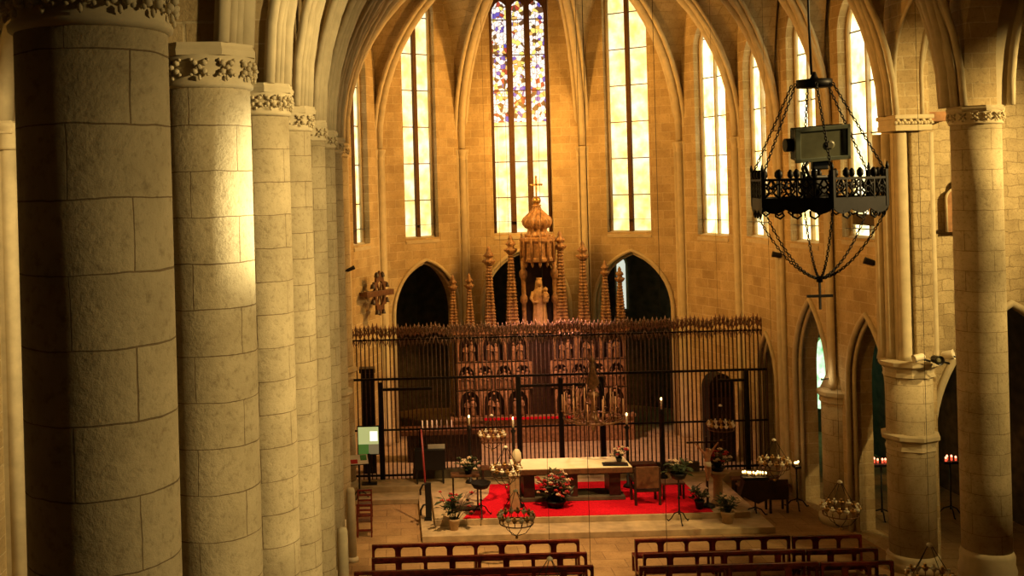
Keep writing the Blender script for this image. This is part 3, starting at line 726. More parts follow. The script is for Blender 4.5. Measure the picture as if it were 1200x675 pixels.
for x, zt in ((2.18, 6.66), (2.79, 6.7), (3.55, 7.7), (4.38, 8.1), (6.23, 8.2), (7.06, 7.8), (7.88, 7.05), (8.43, 6.8)):
    b = MB(); x -= 5.4; zb = ez(4.55); h = zt - 4.55; r0 = .12 + h * .045
    hd = .72 if h > 2.8 else .58; n = int(h / .15); hs = h - hd
    for ox, oy, rr0 in ((0, 0, .75), (-.62, -.62, .42), (.62, -.62, .42), (-.62, .62, .42), (.62, .62, .42)):
        prof = []; c0 = r0 * .78
        for i in range(n):
            u = i / n; rr = r0 * rr0 * (1 - .45 * u); z = zb + hs * u
            prof += [(rr * .8, z), (rr * 1.15, z + hs / n * .35), (rr * .82, z + hs / n * .65)]
        st0 = len(b.v); b.lathe(prof, 7, 0, 0, smooth=False)
        for q in range(st0, len(b.v)):
            vx, vy, vz = b.v[q]; u = (vz - zb) / hs; k_ = c0 * (1 - .72 * u)
            b.v[q] = (vx + x + ox * k_, vy + .1 + oy * k_, vz)
    zf = zb + hs; rh = .2 if h > 2.8 else .155
    b.lathe([(rh * .4, zf - .05), (rh * .95, zf + hd * .1), (rh * 1.05, zf + hd * .22), (rh * .6, zf + hd * .3), (rh * .55, zf + hd * .38), (rh * .85, zf + hd * .48), (rh * .75, zf + hd * .58), (rh * .35, zf + hd * .72), (rh * .42, zf + hd * .8), (.01, zf + hd)], 10, x, .1, flute=.16, fn=5)
    for k in range(6):
        a = PI / 3 * k; b.ball((x + rh * 1.0 * math.cos(a), .1 + rh * 1.0 * math.sin(a), zf + hd * .2), rh * .3, 1)
        b.ball((x + rh * .8 * math.cos(a + .5), .1 + rh * .8 * math.sin(a + .5), zf + hd * .5), rh * .24, 1)
    b.build('pinnacle', M['alab'], rt)
b = MB(); b.box(-2.2, 1.3, -.23, -.2, ez(1.24), ez(1.33)); b.build('red_frontal_band', M['carpet'], rt)
# central tabernacle: niche posts, canopy, dome
for sx in (-.58, .58):
    b = MB(); b.lathe([(.12, ez(4.55)), (.12, ez(4.8)), (.08, ez(4.9)), (.08, ez(5.5)), (.14, ez(5.6)), (.14, ez(5.75)), (.08, ez(5.85)), (.08, ez(6.4)), (.15, ez(6.55)), (.15, ez(6.7)), (.08, ez(6.8)), (.1, ez(7.1))], 10, sx, 0)
    b.build('niche_post', M['alab'], rt)
b = MB(); b.box(-.5, .5, .42, .5, ez(4.55), ez(7.1)); b.build('niche_back', M['darkwood'], rt)
b = MB(); b.lathe([(.56, ez(7.05)), (.66, ez(7.1)), (.66, ez(7.18)), (.6, ez(7.25)), (.6, ez(7.75)), (.68, ez(7.85)), (.68, ez(7.95)), (.5, ez(8.0))], 8, 0, .1, smooth=False)
for k in range(12):
    a = 2 * PI * k / 12; b.lathe([(.05, ez(7.05)), (.05, ez(7.8)), (.03, ez(7.95)), (.005, ez(8.15))], 6, .62 * math.cos(a), .1 + .62 * math.sin(a)); b.lathe([(.01, ez(6.86)), (.05, ez(6.95)), (.05, ez(7.1))], 6, .55 * math.cos(a), .1 + .55 * math.sin(a))
b.build('canopy', M['alab'], rt)
b = MB(); b.lathe([(.42, ez(7.98)), (.46, ez(8.06)), (.36, ez(8.14)), (.33, ez(8.28)), (.42, ez(8.33)), (.50, ez(8.45)), (.53, ez(8.58)), (.48, ez(8.7)), (.32, ez(8.86)), (.18, ez(9.0)), (.13, ez(9.12)), (.17, ez(9.16)), (.1, ez(9.2))], 96, 0, .1, flute=.1, fn=12)
dm = b.build('dome', M['alab'], rt)
b = MB(); b.ball((0, .1, ez(9.34)), .165, 3); b.build('orb', M['gilt'], dm)
b = MB(); b.box(-.03, .03, .07, .13, ez(9.48), ez(10.22), .008); b.box(-.19, .19, .07, .13, ez(9.9), ez(9.97), .008)
for p in ((-.2, 9.935), (.2, 9.935), (0, 10.24)): b.ball((p[0], .1, ez(p[1])), .05, 1)
b.build('cross', M['gilt'], dm)

# Madonna in the niche
st = thing('statue', 'pale standing mother and child statue in the altarpiece niche', 'statue', (5.4, RY, 4.58))
b = MB(); b.lathe([(.27, 0), (.30, .05), (.27, .3), (.23, .8), (.24, 1.05), (.27, 1.25), (.22, 1.4), (.1, 1.49), (.075, 1.55)], 36, 0, 0, sx=1, sy=.75, flute=.06, fn=9)
b.ball((0, -.01, 1.68), .125, 3, (.9, 1, 1.2)); b.ball((0, -.125, 1.665), .022, 1, (1, 1, 1.6))
b.tube([(.22, 0, 1.36), (.3, -.08, 1.14), (.22, -.2, 1.05), (.12, -.25, 1.12)], [.075, .068, .055, .04], 10)
b.tube([(-.22, 0, 1.36), (-.31, -.05, 1.12), (-.24, -.2, .98), (-.08, -.26, 1.02)], [.075, .068, .055, .04], 10)
b.build('body', M['palealab'], st)
b = MB(); b.lathe([(.19, 1.3), (.16, 1.48), (.135, 1.68), (.11, 1.8), (.04, 1.85)], 20, 0, .06, sy=.7); b.lathe([(.085, 1.79), (.11, 1.88), (.07, 1.87)], 10, 0, .0, caps=False); b.build('veil_and_crown', M['palealab'], st)
b = MB(); b.lathe([(.09, .98), (.11, 1.06), (.095, 1.2), (.1, 1.32), (.05, 1.38)], 16, .2, -.2); b.ball((.2, -.21, 1.46), .085, 2, (1, 1, 1.15)); b.tube([(.12, -.2, 1.3), (.04, -.27, 1.25)], [.035, .025], 8); b.tube([(.28, -.2, 1.3), (.31, -.29, 1.2)], [.035, .025], 8)
b.build('child', M['palealab'], st)

# ---------------------------------------------------------------- altar
al = thing('altar_table', 'long dark stone altar table on block legs over the red carpet', 'altar', (5.22, 32.7, .355))
b = MB(); b.box(-1.8, 1.8, -.62, .62, .86, 1.02, .015); b.build('table_slab', M['oak'], al)
for x in (-1.3, 0.0, 1.3):
    b = MB(); b.box(x - .17, x + .17, -.4, .4, .1, .86, .02); b.box(x - .22, x + .22, -.45, .45, .78, .86, .01); b.build('leg', M['darkwood'], al)
b = MB(); b.box(-1.6, 1.6, -.46, .46, 0, .12, .02); b.build('plinth', M['dark_shade_stone'], al)
b = MB(); b.box(-1.78, 1.78, -.61, .63, 1.375, 1.39); b.box(-1.78, 1.78, .62, .635, 1.0, 1.385)
tag(b.build('altar_cloth', M['cloth'], None, (5.22, 32.7, 0)), 'cream cloth spread over the whole altar top', 'tablecloth')
t = thing('book_stand', 'flat dark open missal stand at right end of altar', 'book stand', (6.55, 32.35, 1.39), -.1)
b = MB(); b.box(-.38, .38, -.16, .2, 0, .03, .008); b.build('tray', M['black'], t); b = MB(); b.box(-.3, .3, -.08, .14, .03, .06, .01); b.build('book', M['darkwood'], t)

def bouquet(name, label, loc, spread, height, n, mats, pot=None, potmat='terra', cat='flowers', seed=1, rotz=0, leafy=.4, leaflen=.25):
    rr = random.Random(seed)
    t = thing(name, label, cat, loc, rotz)
    zb = 0
    if pot:
        r, h = pot; b = MB(); b.lathe([(r * .72, 0), (r * .95, h * .75), (r * 1.05, h * .8), (r * 1.05, h), (r * .9, h), (r * .85, h * .85)], 20); b.build('pot', M[potmat], t); zb = h * .85
    stems = MB(); leaves = MB(); fl = [MB() for _ in mats]
    for i in range(n):
        a = rr.uniform(0, 2 * PI); q = rr.random() ** .6; 
        tip = Vector((math.cos(a) * spread * q, math.sin(a) * spread * q * .8, zb + height * (rr.uniform(.45, 1) - .25 * q)))
        base = Vector((tip.x * .15, tip.y * .15, zb - .02)); mid = base.lerp(tip, .5) + Vector((0, 0, height * .12))
        stems.tube([base, mid, tip], [.008, .007, .005], 5)
        if rr.random() > leafy: 
            k = rr.randrange(len(mats)); s = rr.uniform(.03, .055)
            for p in range(5):
                aa = 2 * PI * p / 5; fl[k].ball(tip + Vector((math.cos(aa) * s, math.sin(aa) * s * .7, abs(math.sin(aa)) * s * .6)), s * .62, 1)
            fl[k].ball(tip, s * .5, 1)
        for q2 in range(2):
            p = base.lerp(tip, rr.uniform(.4, 1)); aa = rr.uniform(0, 2 * PI); L = leaflen * rr.uniform(.6, 1.2)
            d = Vector((math.cos(aa), math.sin(aa), rr.uniform(-.2, .7))).normalized(); s = d.cross(Vector((0, 0, 1))).normalized() * L * .2; u = s.cross(d).normalized() * L * .05
            leaves.add([p, p + d * L * .5 + s + u, p + d * L, p + d * L * .5 - s + u, p + d * L * .5 - u * .5], [(0, 1, 4), (0, 4, 3), (1, 2, 4), (4, 2, 3)])
    stems.build('stems', M['leaf'], t); leaves.build('leaves', M['leaf'], t)
    for b, m in zip(fl, mats):
        if b.v: b.build('blossoms', M[m], t)
    return t
bouquet('flower_arrangement', 'small mixed flower posy on right end of the altar cloth', (6.75, 32.75, 1.39), .28, .4, 30, ['redleaf', 'paleflower'], (.1, .12), 'black', seed=3, leaflen=.14)
bouquet('flower_arrangement', 'large flower arrangement on carpet in front of altar', (4.62, 31.75, .355), .58, 1.0, 90, ['redleaf', 'paleflower', 'redleaf'], (.3, .2), 'black', seed=5, leaflen=.24)
t = thing('stone_pillar', 'pale fluted stone pillar standing on platform under white flowers', 'pillar', (9.42, 31.6, .34))
b = MB(); b.lathe([(.2, 0), (.2, .08), (.14, .14), (.13, .75), (.2, .84), (.32, .95), (.34, 1.0)], 24); b.build('shaft', M['terra'], t)
bouquet('flower_arrangement', 'white flowers with red sprays atop the stone pillar', (9.42, 31.6, 1.34), .4, .62, 55, ['paleflower', 'paleflower', 'redleaf'], (.22, .12), 'black', seed=8, leaflen=.2)
bouquet('potted_plant', 'spiky red leaved plant in pale pot on left platform corner', (1.52, 30.45, .17), .55, 1.0, 22, ['redleaf'], (.16, .32), seed=11, cat='plant', leafy=.45, leaflen=.4)
bouquet('potted_plant', 'bushy plant in black pot below the crucifix', (8.75, 31.2, .355), .35, .55, 26, ['paleflower'], (.14, .25), 'black', seed=13, cat='plant', leafy=.9, leaflen=.28)
bouquet('potted_plant', 'dark plant in square pale pot on the right step', (9.32, 30.4, .17), .32, .6, 30, ['paleflower'], (.19, .34), seed=17, cat='plant', leafy=.9, leaflen=.26)

def tripod_stand(name, label, loc, h, bowl_r, rotz=0, cat='stand'):
    t = thing(name, label, cat, loc, rotz)
    b = MB(); b.lathe([(.035, .25), (.022, .4), (.022, h * .5), (.045, h * .53), (.022, h * .57), (.022, h - .1)], 10); b.build('stem', M['iron'], t)
    for k in range(3):
        a = 2 * PI * k / 3 + .5; c = Vector((math.cos(a), math.sin(a), 0))
        b = MB(); b.tube([c * .02 + Vector((0, 0, .32)), c * .14 + Vector((0, 0, .26)), c * .24 + Vector((0, 0, .1)), c * .32 + Vector((0, 0, .02)), c * .36 + Vector((0, 0, .06))], .018, 6); b.build('leg', M['iron'], t)
    if bowl_r:
        b = MB(); b.lathe([(.03, h - .12), (bowl_r * .7, h - .06), (bowl_r, h + .1), (bowl_r * .95, h + .1), (bowl_r * .6, h - .02)], 20); b.build('bowl', M['iron'], t)
    return t
tripod_stand('flower_stand', 'iron tripod stand with bowl in front of the armchair at right', (7.97, 30.5, .17), 1.35, .26)
bouquet('fern', 'drooping greenery in the bowl of right iron tripod stand', (7.97, 30.5, 1.52), .42, .55, 34, ['paleflower'], None, seed=19, cat='plant', leafy=.85, leaflen=.28)
t = thing('side_table', 'small dark side table on carpet at the left with flower vase', 'table', (1.95, 31.75, .355))
b = MB(); b.box(-.42, .42, -.2, .2, 1.0, 1.06, .01); b.build('tabletop', M['oak'], t)
for x in (-.36, .36):
    b = MB(); b.box(x - .025, x + .025, -.03, .03, 0, 1.0, .006); b.build('leg', M['darkwood'], t)
b = MB(); b.box(-.42, .42, -.18, .18, 0, .05, .01); b.build('foot', M['darkwood'], t)
tripod_stand('flower_stand', 'iron stand with wide bowl beside the left side table', (2.35, 31.0, .355), .9, .3)
bouquet('flower_arrangement', 'pale flowers standing on the left side table', (2.05, 31.75, 1.415), .4, .4, 40, ['paleflower', 'leaf'], (.12, .12), 'black', seed=23, leaflen=.18)
# ambo: pale pedestal before the altar's left end, with carved head
t = thing('ambo_pedestal', 'pale draped pedestal standing left in front of the altar', 'pedestal', (3.38, 31.45, .355))
b = MB(); b.box(-.14, .14, -.1, .1, 0, 1.05, .02); b.build('body', M['terra'], t); b = MB(); b.box(-.18, .18, -.14, .14, 1.05, 1.16, .02); b.build('cap', M['cloth'], t)
t = thing('paschal_candle_stand', 'dark stand holding thick ivory candle at altar left end', 'candle stand', (3.52, 31.86, .355))
b = MB(); b.lathe([(.18, 0), (.18, .05), (.09, .1), (.09, .9), (.11, 1.25), (.1, 1.3)], 16); b.build('stand', M['black'], t)
b = MB(); b.lathe([(.1, 1.3), (.14, 1.4), (.13, 1.6), (.07, 1.7), (.02, 1.72)], 18); b.build('candle', M['cloth'], t)
def tall_candle(label, x, y, z0, top):
    t = thing('candle_stand', label, 'candle stand', (x, y, z0)); h = top - z0
    b = MB(); b.lathe([(.17, 0), (.15, .06), (.05, .12), (.05, h * .8), (.09, h * .84), (.03, h * .86), (.06, h * .88)], 12); b.build('stand', M['black'], t)
    b = MB(); b.lathe([(.035, h * .88), (.033, h)], 10); c = b.build('candle', M['white'], t)
    b = MB(); b.ball((0, 0, h + .04), .03, 1, (1, 1, 1.8)); b.build('flame', M['flame'], c)
tall_candle('tall black candle stand rising behind the altar left end', 3.63, 33.7, .355, 2.55)
tall_candle('tall black candle stand behind flower posy at altar right', 7.2, 33.6, .355, 2.6)
tall_candle('thin dark candle stand at left before the grille', 2.3, 34.6, .34, 2.45)
tall_candle('dark candle stand right of altar by the grille', 8.55, 34.6, .34, 2.85)

def armchair(label, x, y, z, rotz):
    t = thing('armchair', label, 'chair', (x, y, z), rotz)
    b = MB(); b.box(-.36, .36, -.3, .3, .38, .48, .02); b.build('seat', M['darkwood'], t)
    b = MB(); b.box(-.34, .34, -.34, -.28, .5, 1.15, .02); b.build('backrest', M['oak'], t)
    for sx in (-.36, .36):
        for sy in (-.3, .28):
            b = MB(); b.box(sx - .035, sx + .035, sy - .035, sy + .035, 0, .68 if sy > 0 else 1.12, .008); b.build('leg', M['darkwood'], t)
        b = MB(); b.box(sx - .04, sx + .04, -.32, .34, .66, .72, .01); b.build('armrest', M['darkwood'], t)
    return t
armchair('dark high-backed wooden armchair at right of the altar', 7.35, 31.95, .355, 0)
def stool(label, x, y, z, w_=.5):
    t = thing('stool', label, 'stool', (x, y, z))
    b = MB(); b.box(-w_, w_, -.22, .22, .44, .5, .01); b.build('seat', M['oak'], t)
    for sx in (-w_ + .05, w_ - .05):
        for sy in (-.18, .18):
            b = MB(); b.box(sx - .03, sx + .03, sy - .03, sy + .03, 0, .44, .006); b.build('leg', M['darkwood'], t)
stool('low dark wooden stool beside the armchair on carpet', 8.25, 32.35, .355, .35)
stool('low bench seat behind the altar before the grille', 7.5, 34.6, .34, .8)
stool('low bench left of altar under the pale flowers', 3.2, 34.6, .34, .55)

# crucifix on a pole
cr = thing('processional_crucifix', 'tall dark crucifix on pole standing at the carpet right corner', 'crucifix', (9.05, 31.4, .355))
b = MB(); b.lathe([(.22, 0), (.2, .05), (.05, .1), (.03, .2)], 14); b.build('base', M['black'], cr)
b = MB(); b.box(-.03, .03, -.025, .025, .15, 2.05); b.box(-.58, .58, -.02, .02, 1.86, 1.91); b.build('cross', M['darkwood'], cr)
me = bpy.data.meshes.new('corpus')
vs = [(0, -.09, 1.28), (0, -.1, 1.42), (0, -.1, 1.56), (0, -.1, 1.64), (0, -.12, 1.74), (-.1, -.09, 1.6), (-.21, -.06, 1.72), (-.32, -.05, 1.86), (-.35, -.05, 1.89), (.1, -.09, 1.6), (.21, -.06, 1.72), (.32, -.05, 1.86), (.35, -.05, 1.89), (-.05, -.1, 1.24), (-.045, -.14, 1.02), (-.02, -.06, .82), (-.01, -.1, .76), (.05, -.1, 1.24), (.045, -.14, 1.02), (.02, -.06, .82), (.01, -.1, .76)]
es = [(0, 1), (1, 2), (2, 3), (3, 4), (2, 5), (5, 6), (6, 7), (7, 8), (2, 9), (9, 10), (10, 11), (11, 12), (0, 13), (13, 14), (14, 15), (15, 16), (0, 17), (17, 18), (18, 19), (19, 20)]
rs = [.075, .07, .085, .035, .06, .04, .03, .024, .02, .04, .03, .024, .02, .06, .042, .028, .02, .06, .042, .028, .02]
me.from_pydata(vs, es, []); me.materials.append(M['flesh'])
co = bpy.data.objects.new('corpus', me); C.objects.link(co); co.parent = cr
sk = co.modifiers.new('skin', 'SKIN'); sk.use_smooth_shade = True
for i, sv in enumerate(me.skin_vertices[0].data): sv.radius = (rs[i], rs[i]); sv.use_root = (i == 0)
co.modifiers.new('sub', 'SUBSURF').levels = 1
b = MB(); b.lathe([(.1, 1.2), (.105, 1.28), (.085, 1.34)], 12, 0, -.1); b.build('loincloth', M['white'], co)

# red processional pole with dark bearers at left platform edge
t = thing('processional_staff', 'red pole leaning on dark iron holder at left platform edge', 'staff', (.8, 31.4, .17))
b = MB(); b.bar((0, 0, .1), (-.12, .3, 2.6), .03, 8); b.build('pole', M['redpole'], t)
b = MB(); b.box(-.1, .12, -.1, .1, 0, .06, .01); b.box(-.06, .12, -.05, .05, .06, 1.1, .02); b.build('holder', M['black'], t)
for z in (.35, .95):
    b = MB(); b.tube([(0, -.02, z + .12), (-.12, -.03, z + .1), (-.2, -.03, z - .05), (-.2, -.03, z - .2)], .03, 8); b.build('hook', M['black'], t)

# ---------------------------------------------------------------- votive candle stands
def votive(label, x, y, h, n, w_, red=False, lit=True, rotz=0, drape=False):
    t = thing('votive_stand', label, 'candle stand', (x, y, 0), rotz)
    b = MB(); b.lathe([(.04, .2), (.025, .35), (.025, h - .05)], 10); b.build('stem', M['black'], t)
    for k in range(3):
        a = 2 * PI * k / 3 + .3; c = Vector((math.cos(a), math.sin(a), 0))
        b = MB(); b.tube([c * .02 + Vector((0, 0, .28)), c * .2 + Vector((0, 0, .2)), c * .33 + Vector((0, 0, .03)), c * .4 + Vector((0, 0, .04))], .022, 6); b.build('leg', M['black'], t)
    b = MB(); b.box(-w_, w_, -.16, .16, h - .08, h, .01); b.build('tray', M['black'], t)
    if drape:
        b = MB(); b.add([(-w_ * .9, -.17, h - .08), (w_ * .9, -.17, h - .08), (w_ * 1.3, -.22, h - .55), (0, -.24, h - .75), (-w_ * 1.3, -.22, h - .5), (-w_ * .9, .17, h - .08), (w_ * .9, .17, h - .08), (w_ * 1.2, .2, h - .55), (-w_ * 1.2, .2, h - .55)], [(0, 1, 2, 3), (0, 3, 4), (1, 6, 7, 2), (5, 8, 7, 6), (0, 4, 8, 5), (2, 7, 8, 4, 3)]); b.build('drip_skirt', M['darkwood'], t)
    cols = n
    rr = random.Random(int(x * 100))
    for k in range(n):
        cx = -w_ * .92 + 1.84 * w_ * (k + .5) / cols; cy = rr.uniform(-.1, .1); hh = rr.uniform(.04, .1)
        b = MB(); b.lathe([(.028, h), (.028, h + hh)], 8, cx, cy); c = b.build('candle', M['redflame'] if red else M['white'], t)
        b = MB(); b.ball((cx, cy, h + hh + .03), .026 if not red else .03, 1, (1, 1, 1.3)); b.build('flame', M['flame'] if not red else M['redlight'], c)
    if lit: lamp('candle_light', 'POINT', (x, y, h + .35), None, (5 if not red else 1.2) if n > 4 else 2, (1, .5, .15), .1)
    return t
votive('votive stand crowded with lit candles right of the altar steps', 10.45, 31.4, 1.2, 10, .38, drape=True)
votive('small votive stand with a single lit cluster near the right pier', 11.95, 32.1, 1.3, 3, .09)
votive('row of red votive lights between the two right piers', 13.95, 30.9, 1.62, 6, .36, red=True)
votive('short row of red votive lights in arch behind right column', 16.0, 31.0, 1.62, 4, .24, red=True)
votive('red votive light at the far right edge behind round column', 18.25, 31.0, 1.62, 3, .2, red=True)
t = thing('credence_chair', 'dark wooden chair with tall back beside votive stand', 'chair', (11.25, 31.9, 0))
b = MB(); b.box(-.28, .28, -.22, .22, .4, .46, .01); b.build('seat', M['darkwood'], t); b = MB(); b.box(-.28, .28, -.24, -.19, .46, 1.0, .01); b.build('backrest', M['darkwood'], t)
for sx in (-.25, .25):
    for sy in (-.2, .2):
        b = MB(); b.box(sx - .03, sx + .03, sy - .03, sy + .03, 0, .4); b.build('leg', M['darkwood'], t)
for xx, yy, l in ((11.3, 33.2, 'long dark bench against the choir wall nearest the arch'), (11.35, 33.95, 'second dark bench directly before right grille end')):
    t = thing('choir_bench', l, 'bench', (xx, yy, 0)); b = MB(); b.box(-.8, .8, -.18, .18, .4, .46, .01); b.build('seat', M['oak'], t)
    for sx in (-.7, .7):
        b = MB(); b.box(sx - .04, sx + .04, -.16, .16, 0, .4); b.build('leg', M['darkwood'], t)

# ---------------------------------------------------------------- left side: lectern, screen, chairs
t = thing('backlit_screen', 'glowing green and white display panel beside the left grille post', 'display', (-.98, 34.75, .34))
b = MB(); b.box(-.04, .04, -.04, .04, 0, 1.0, .01); b.box(-.25, .25, -.15, .15, 0, .05, .01); b.build('stand', M['black'], t)
b = MB(); b.box(-.36, .36, .0, .04, .95, 1.9, .01); b.build('panel', M['black'], t)
m = emit('panel_light', (.55, .62, .24), .7); b = MB(); b.box(-.33, .33, -.012, .0, 1.3, 1.86); b.build('upper_picture', m, t)
m = emit('panel_green', (.12, .30, .05), .35); b = MB(); b.box(-.33, .0, -.012, .0, .98, 1.3); b.build('green_picture', m, t)
m = emit('panel_tan', (.36, .32, .16), .35); b = MB(); b.box(.0, .33, -.012, .0, .98, 1.3); b.build('tan_picture', m, t)
m = emit('panel_white', (.95, 1, .8), 1.2); b = MB(); b.box(.05, .3, -.014, -.011, 1.4, 1.72); b.build('white_picture', m, t)
t = thing('lectern', 'iron lectern holding open red and white booklet at far left', 'lectern', (-1.28, 33.9, .15), .15)
b = MB(); b.lathe([(.03, .1), (.025, 1.15)], 10); b.build('stem', M['black'], t)
for k in range(3):
    a = 2 * PI * k / 3; b = MB(); b.tube([(0, 0, .25), (.18 * math.cos(a), .18 * math.sin(a), .14), (.28 * math.cos(a), .28 * math.sin(a), .01)], .022, 6); b.build('leg', M['black'], t)
b = MB(); b.box(-.3, .3, -.2, .2, -.015, .015); b.xf(Matrix.Translation((0, 0, 1.2)) @ Matrix.Rotation(.6, 4, 'X')); b.build('desk', M['black'], t)
b = MB(); b.box(-.29, .29, -.19, .19, .016, .03); b.xf(Matrix.Translation((0, 0, 1.2)) @ Matrix.Rotation(.6, 4, 'X')); bk = b.build('booklet', M['paper'], t)
b = MB(); b.box(-.27, -.05, -.17, .0, .03, .034); b.xf(Matrix.Translation((0, 0, 1.2)) @ Matrix.Rotation(.6, 4, 'X')); b.build('red_print', M['redprint'], bk)
b = MB(); b.box(.05, .25, -.05, .17, .03, .034); b.xf(Matrix.Translation((0, 0, 1.2)) @ Matrix.Rotation(.6, 4, 'X')); b.build('green_print', M['greenprint'], bk)
def ladder_chair(label, x, y, z, rotz):
    t = thing('wooden_chair', label, 'chair', (x, y, z), rotz)
    b = MB(); b.box(-.22, .22, -.2, .2, .42, .46, .01); b.build('seat', M['oak'], t)
    for sx in (-.2, .2):
        for sy, h in ((-.19, .95), (.19, .43)):
            b = MB(); b.box(sx - .022, sx + .022, sy - .022, sy + .022, 0, h, .005); b.build('leg', M['wood'], t)
    for zz in (.62, .78, .92, .2):
        b = MB(); b.box(-.2, .2, -.205, -.175, zz - .03, zz + .03, .005); b.build('slat', M['wood'], t)
ladder_chair('red brown ladder-back chair at left below platform, front one', -1.04, 30.7, 0, 0)
ladder_chair('red brown ladder-back chair at left below platform, rear one', -1.06, 32.2, 0, 0)
t = thing('black_organ', 'black keyboard console with lit music sheet before left grille', 'organ', (1.0, 34.75, .34))
b = MB(); b.box(-.5, .5, -.2, .2, .45, 1.1, .02); b.build('case', M['black'], t); 
for xa in (-.45, .4):
    b = MB(); b.box(xa, xa + .05, -.18, .18, 0, .45); b.build('leg', M['black'], t)

b = MB(); b.box(-.05, .5, -.01, .01, 1.1, 1.24); b.build('music_sheet', M['paper'], t)
t = thing('sacristy_cabinet', 'tall narrow black cabinet behind grille at far left', 'cabinet', (-1.0, 36.2, .34))
b = MB(); b.box(-.22, .22, -.2, .2, 0, 3.4, .02); b.build('body', M['black'], t); b = MB(); b.box(-.27, .27, -.25, .25, 3.4, 3.55, .02); b.build('cornice', M['black'], t)
t = thing('confessional', 'dark arched wooden confessional behind the grille at right', 'confessional', (11.0, 36.6, .34), .15)
b = MB(); b.prism(arch_pts(0, .45, 0, 2.5, .5), [], -.3, .3); b.build('body', M['black'], t); b = MB(); b.box(-.36, .36, -.34, -.3, .1, 2.2, .02); b.build('door', M['darkwood'], t)
t = thing('side_altar', 'dark side altar table behind grille at left with candles', 'altar', (1.6, 37.6, .34))
b = MB(); b.box(-1.5, 1.5, -.4, .4, .95, 1.12, .02); b.build('table_slab', M['oak'], t); b = MB(); b.box(-1.3, 1.3, -.3, .3, 0, .95); b.build('body', M['darkwood'], t)
for k in range(7):
    xx = .4 + k * .17 + .45
    o = tag(MB().lathe([(.05, 0), (.03, .05), (.03, .3)], 8).build('altar_candle', M['white'], None, (xx, 37.5, 1.46)), 'white candle standing on the dark side altar behind grille', 'candle', 'candles on the left side altar')

# ---------------------------------------------------------------- pews
def pew(label, xa, xb, y, n, rotz=0.0):
    xc = (xa + xb) / 2; L = xb - xa
    t = thing('pew', label, 'pew', (xc, y, 0), rotz, 'pews before the altar')
    b = MB(); b.box(-L / 2, L / 2, -.05, .05, .84, .92, .015); b.build('top_rail', M['wood'], t)
    b = MB(); b.box(-L / 2, L / 2, -.02, .02, .46, .52, .006); b.build('lower_rail', M['wood'], t)
    b = MB(); b.box(-L / 2, L / 2, .02, .40, .42, .46, .01); b.build('seat', M['wood'], t)
    b = MB(); b.box(-L / 2, L / 2, -.36, -.2, .16, .2, .008); b.build('kneeler', M['wood'], t)
    w_ = L / n
    for k in range(n + 1):
        x = -L / 2 + k * w_; hw = .035 if k in (0, n) else (.075 if k % 2 else .045)
        x = max(-L / 2 + hw, min(L / 2 - hw, x))
        b = MB(); b.box(x - hw, x + hw, -.02, .02, .5, .86)
        # rounded shoulders under the top rail
        for q in (-1, 1):
            if (k == 0 and q < 0) or (k == n and q > 0): continue
            x0 = x + q * hw; pts_ = [(x0, .86), (x0, .74)] + [(x0 + q * .1 * (1 - math.cos(a)), .74 + .1 * math.sin(a)) for a in (PI / 8, PI / 4, 3 * PI / 8, PI / 2)] + [(x0 + q * .1, .86)]
            b.prism(pts_ if q < 0 else pts_[::-1], [], -.018, .018)
        b.build('back_upright', M['wood'], t)
    for x in [-L / 2 + .03, 0, L / 2 - .03] if L > 3 else [-L / 2 + .03, L / 2 - .03]:
        b = MB(); b.box(x - .03, x + .03, -.05, .05, 0, .88, .008); b.box(x - .03, x + .03, .34, .4, 0, .44, .008); b.box(x - .025, x + .025, -.34, -.05, .1, .17); b.box(x - .025, x + .025, -.34, -.28, 0, .17); b.build('end_frame', M['wood'], t)
    return t
pew('left block front pew, nearest the altar step', -.75, 4.52, 27.1, 8)
pew('left block second pew behind the front one', -.74, 4.54, 26.15, 8)
pew('left block third pew at picture bottom, widest of three', -1.14, 4.53, 25.25, 8)
pew('right block front long pew left of the join', 5.9, 9.82, 26.98, 6)
pew('right block front short pew ending by right pier', 9.86, 11.6, 26.9, 3)
pew('right block second long pew behind the front row', 5.87, 9.80, 25.95, 6)
pew('right block second short pew behind the front row', 9.84, 11.55, 25.9, 3)
pew('right block third long pew at picture bottom', 5.57, 9.78, 25.08, 6)
pew('right block third short pew at bottom by pier foot', 9.82, 11.52, 25.02, 3)

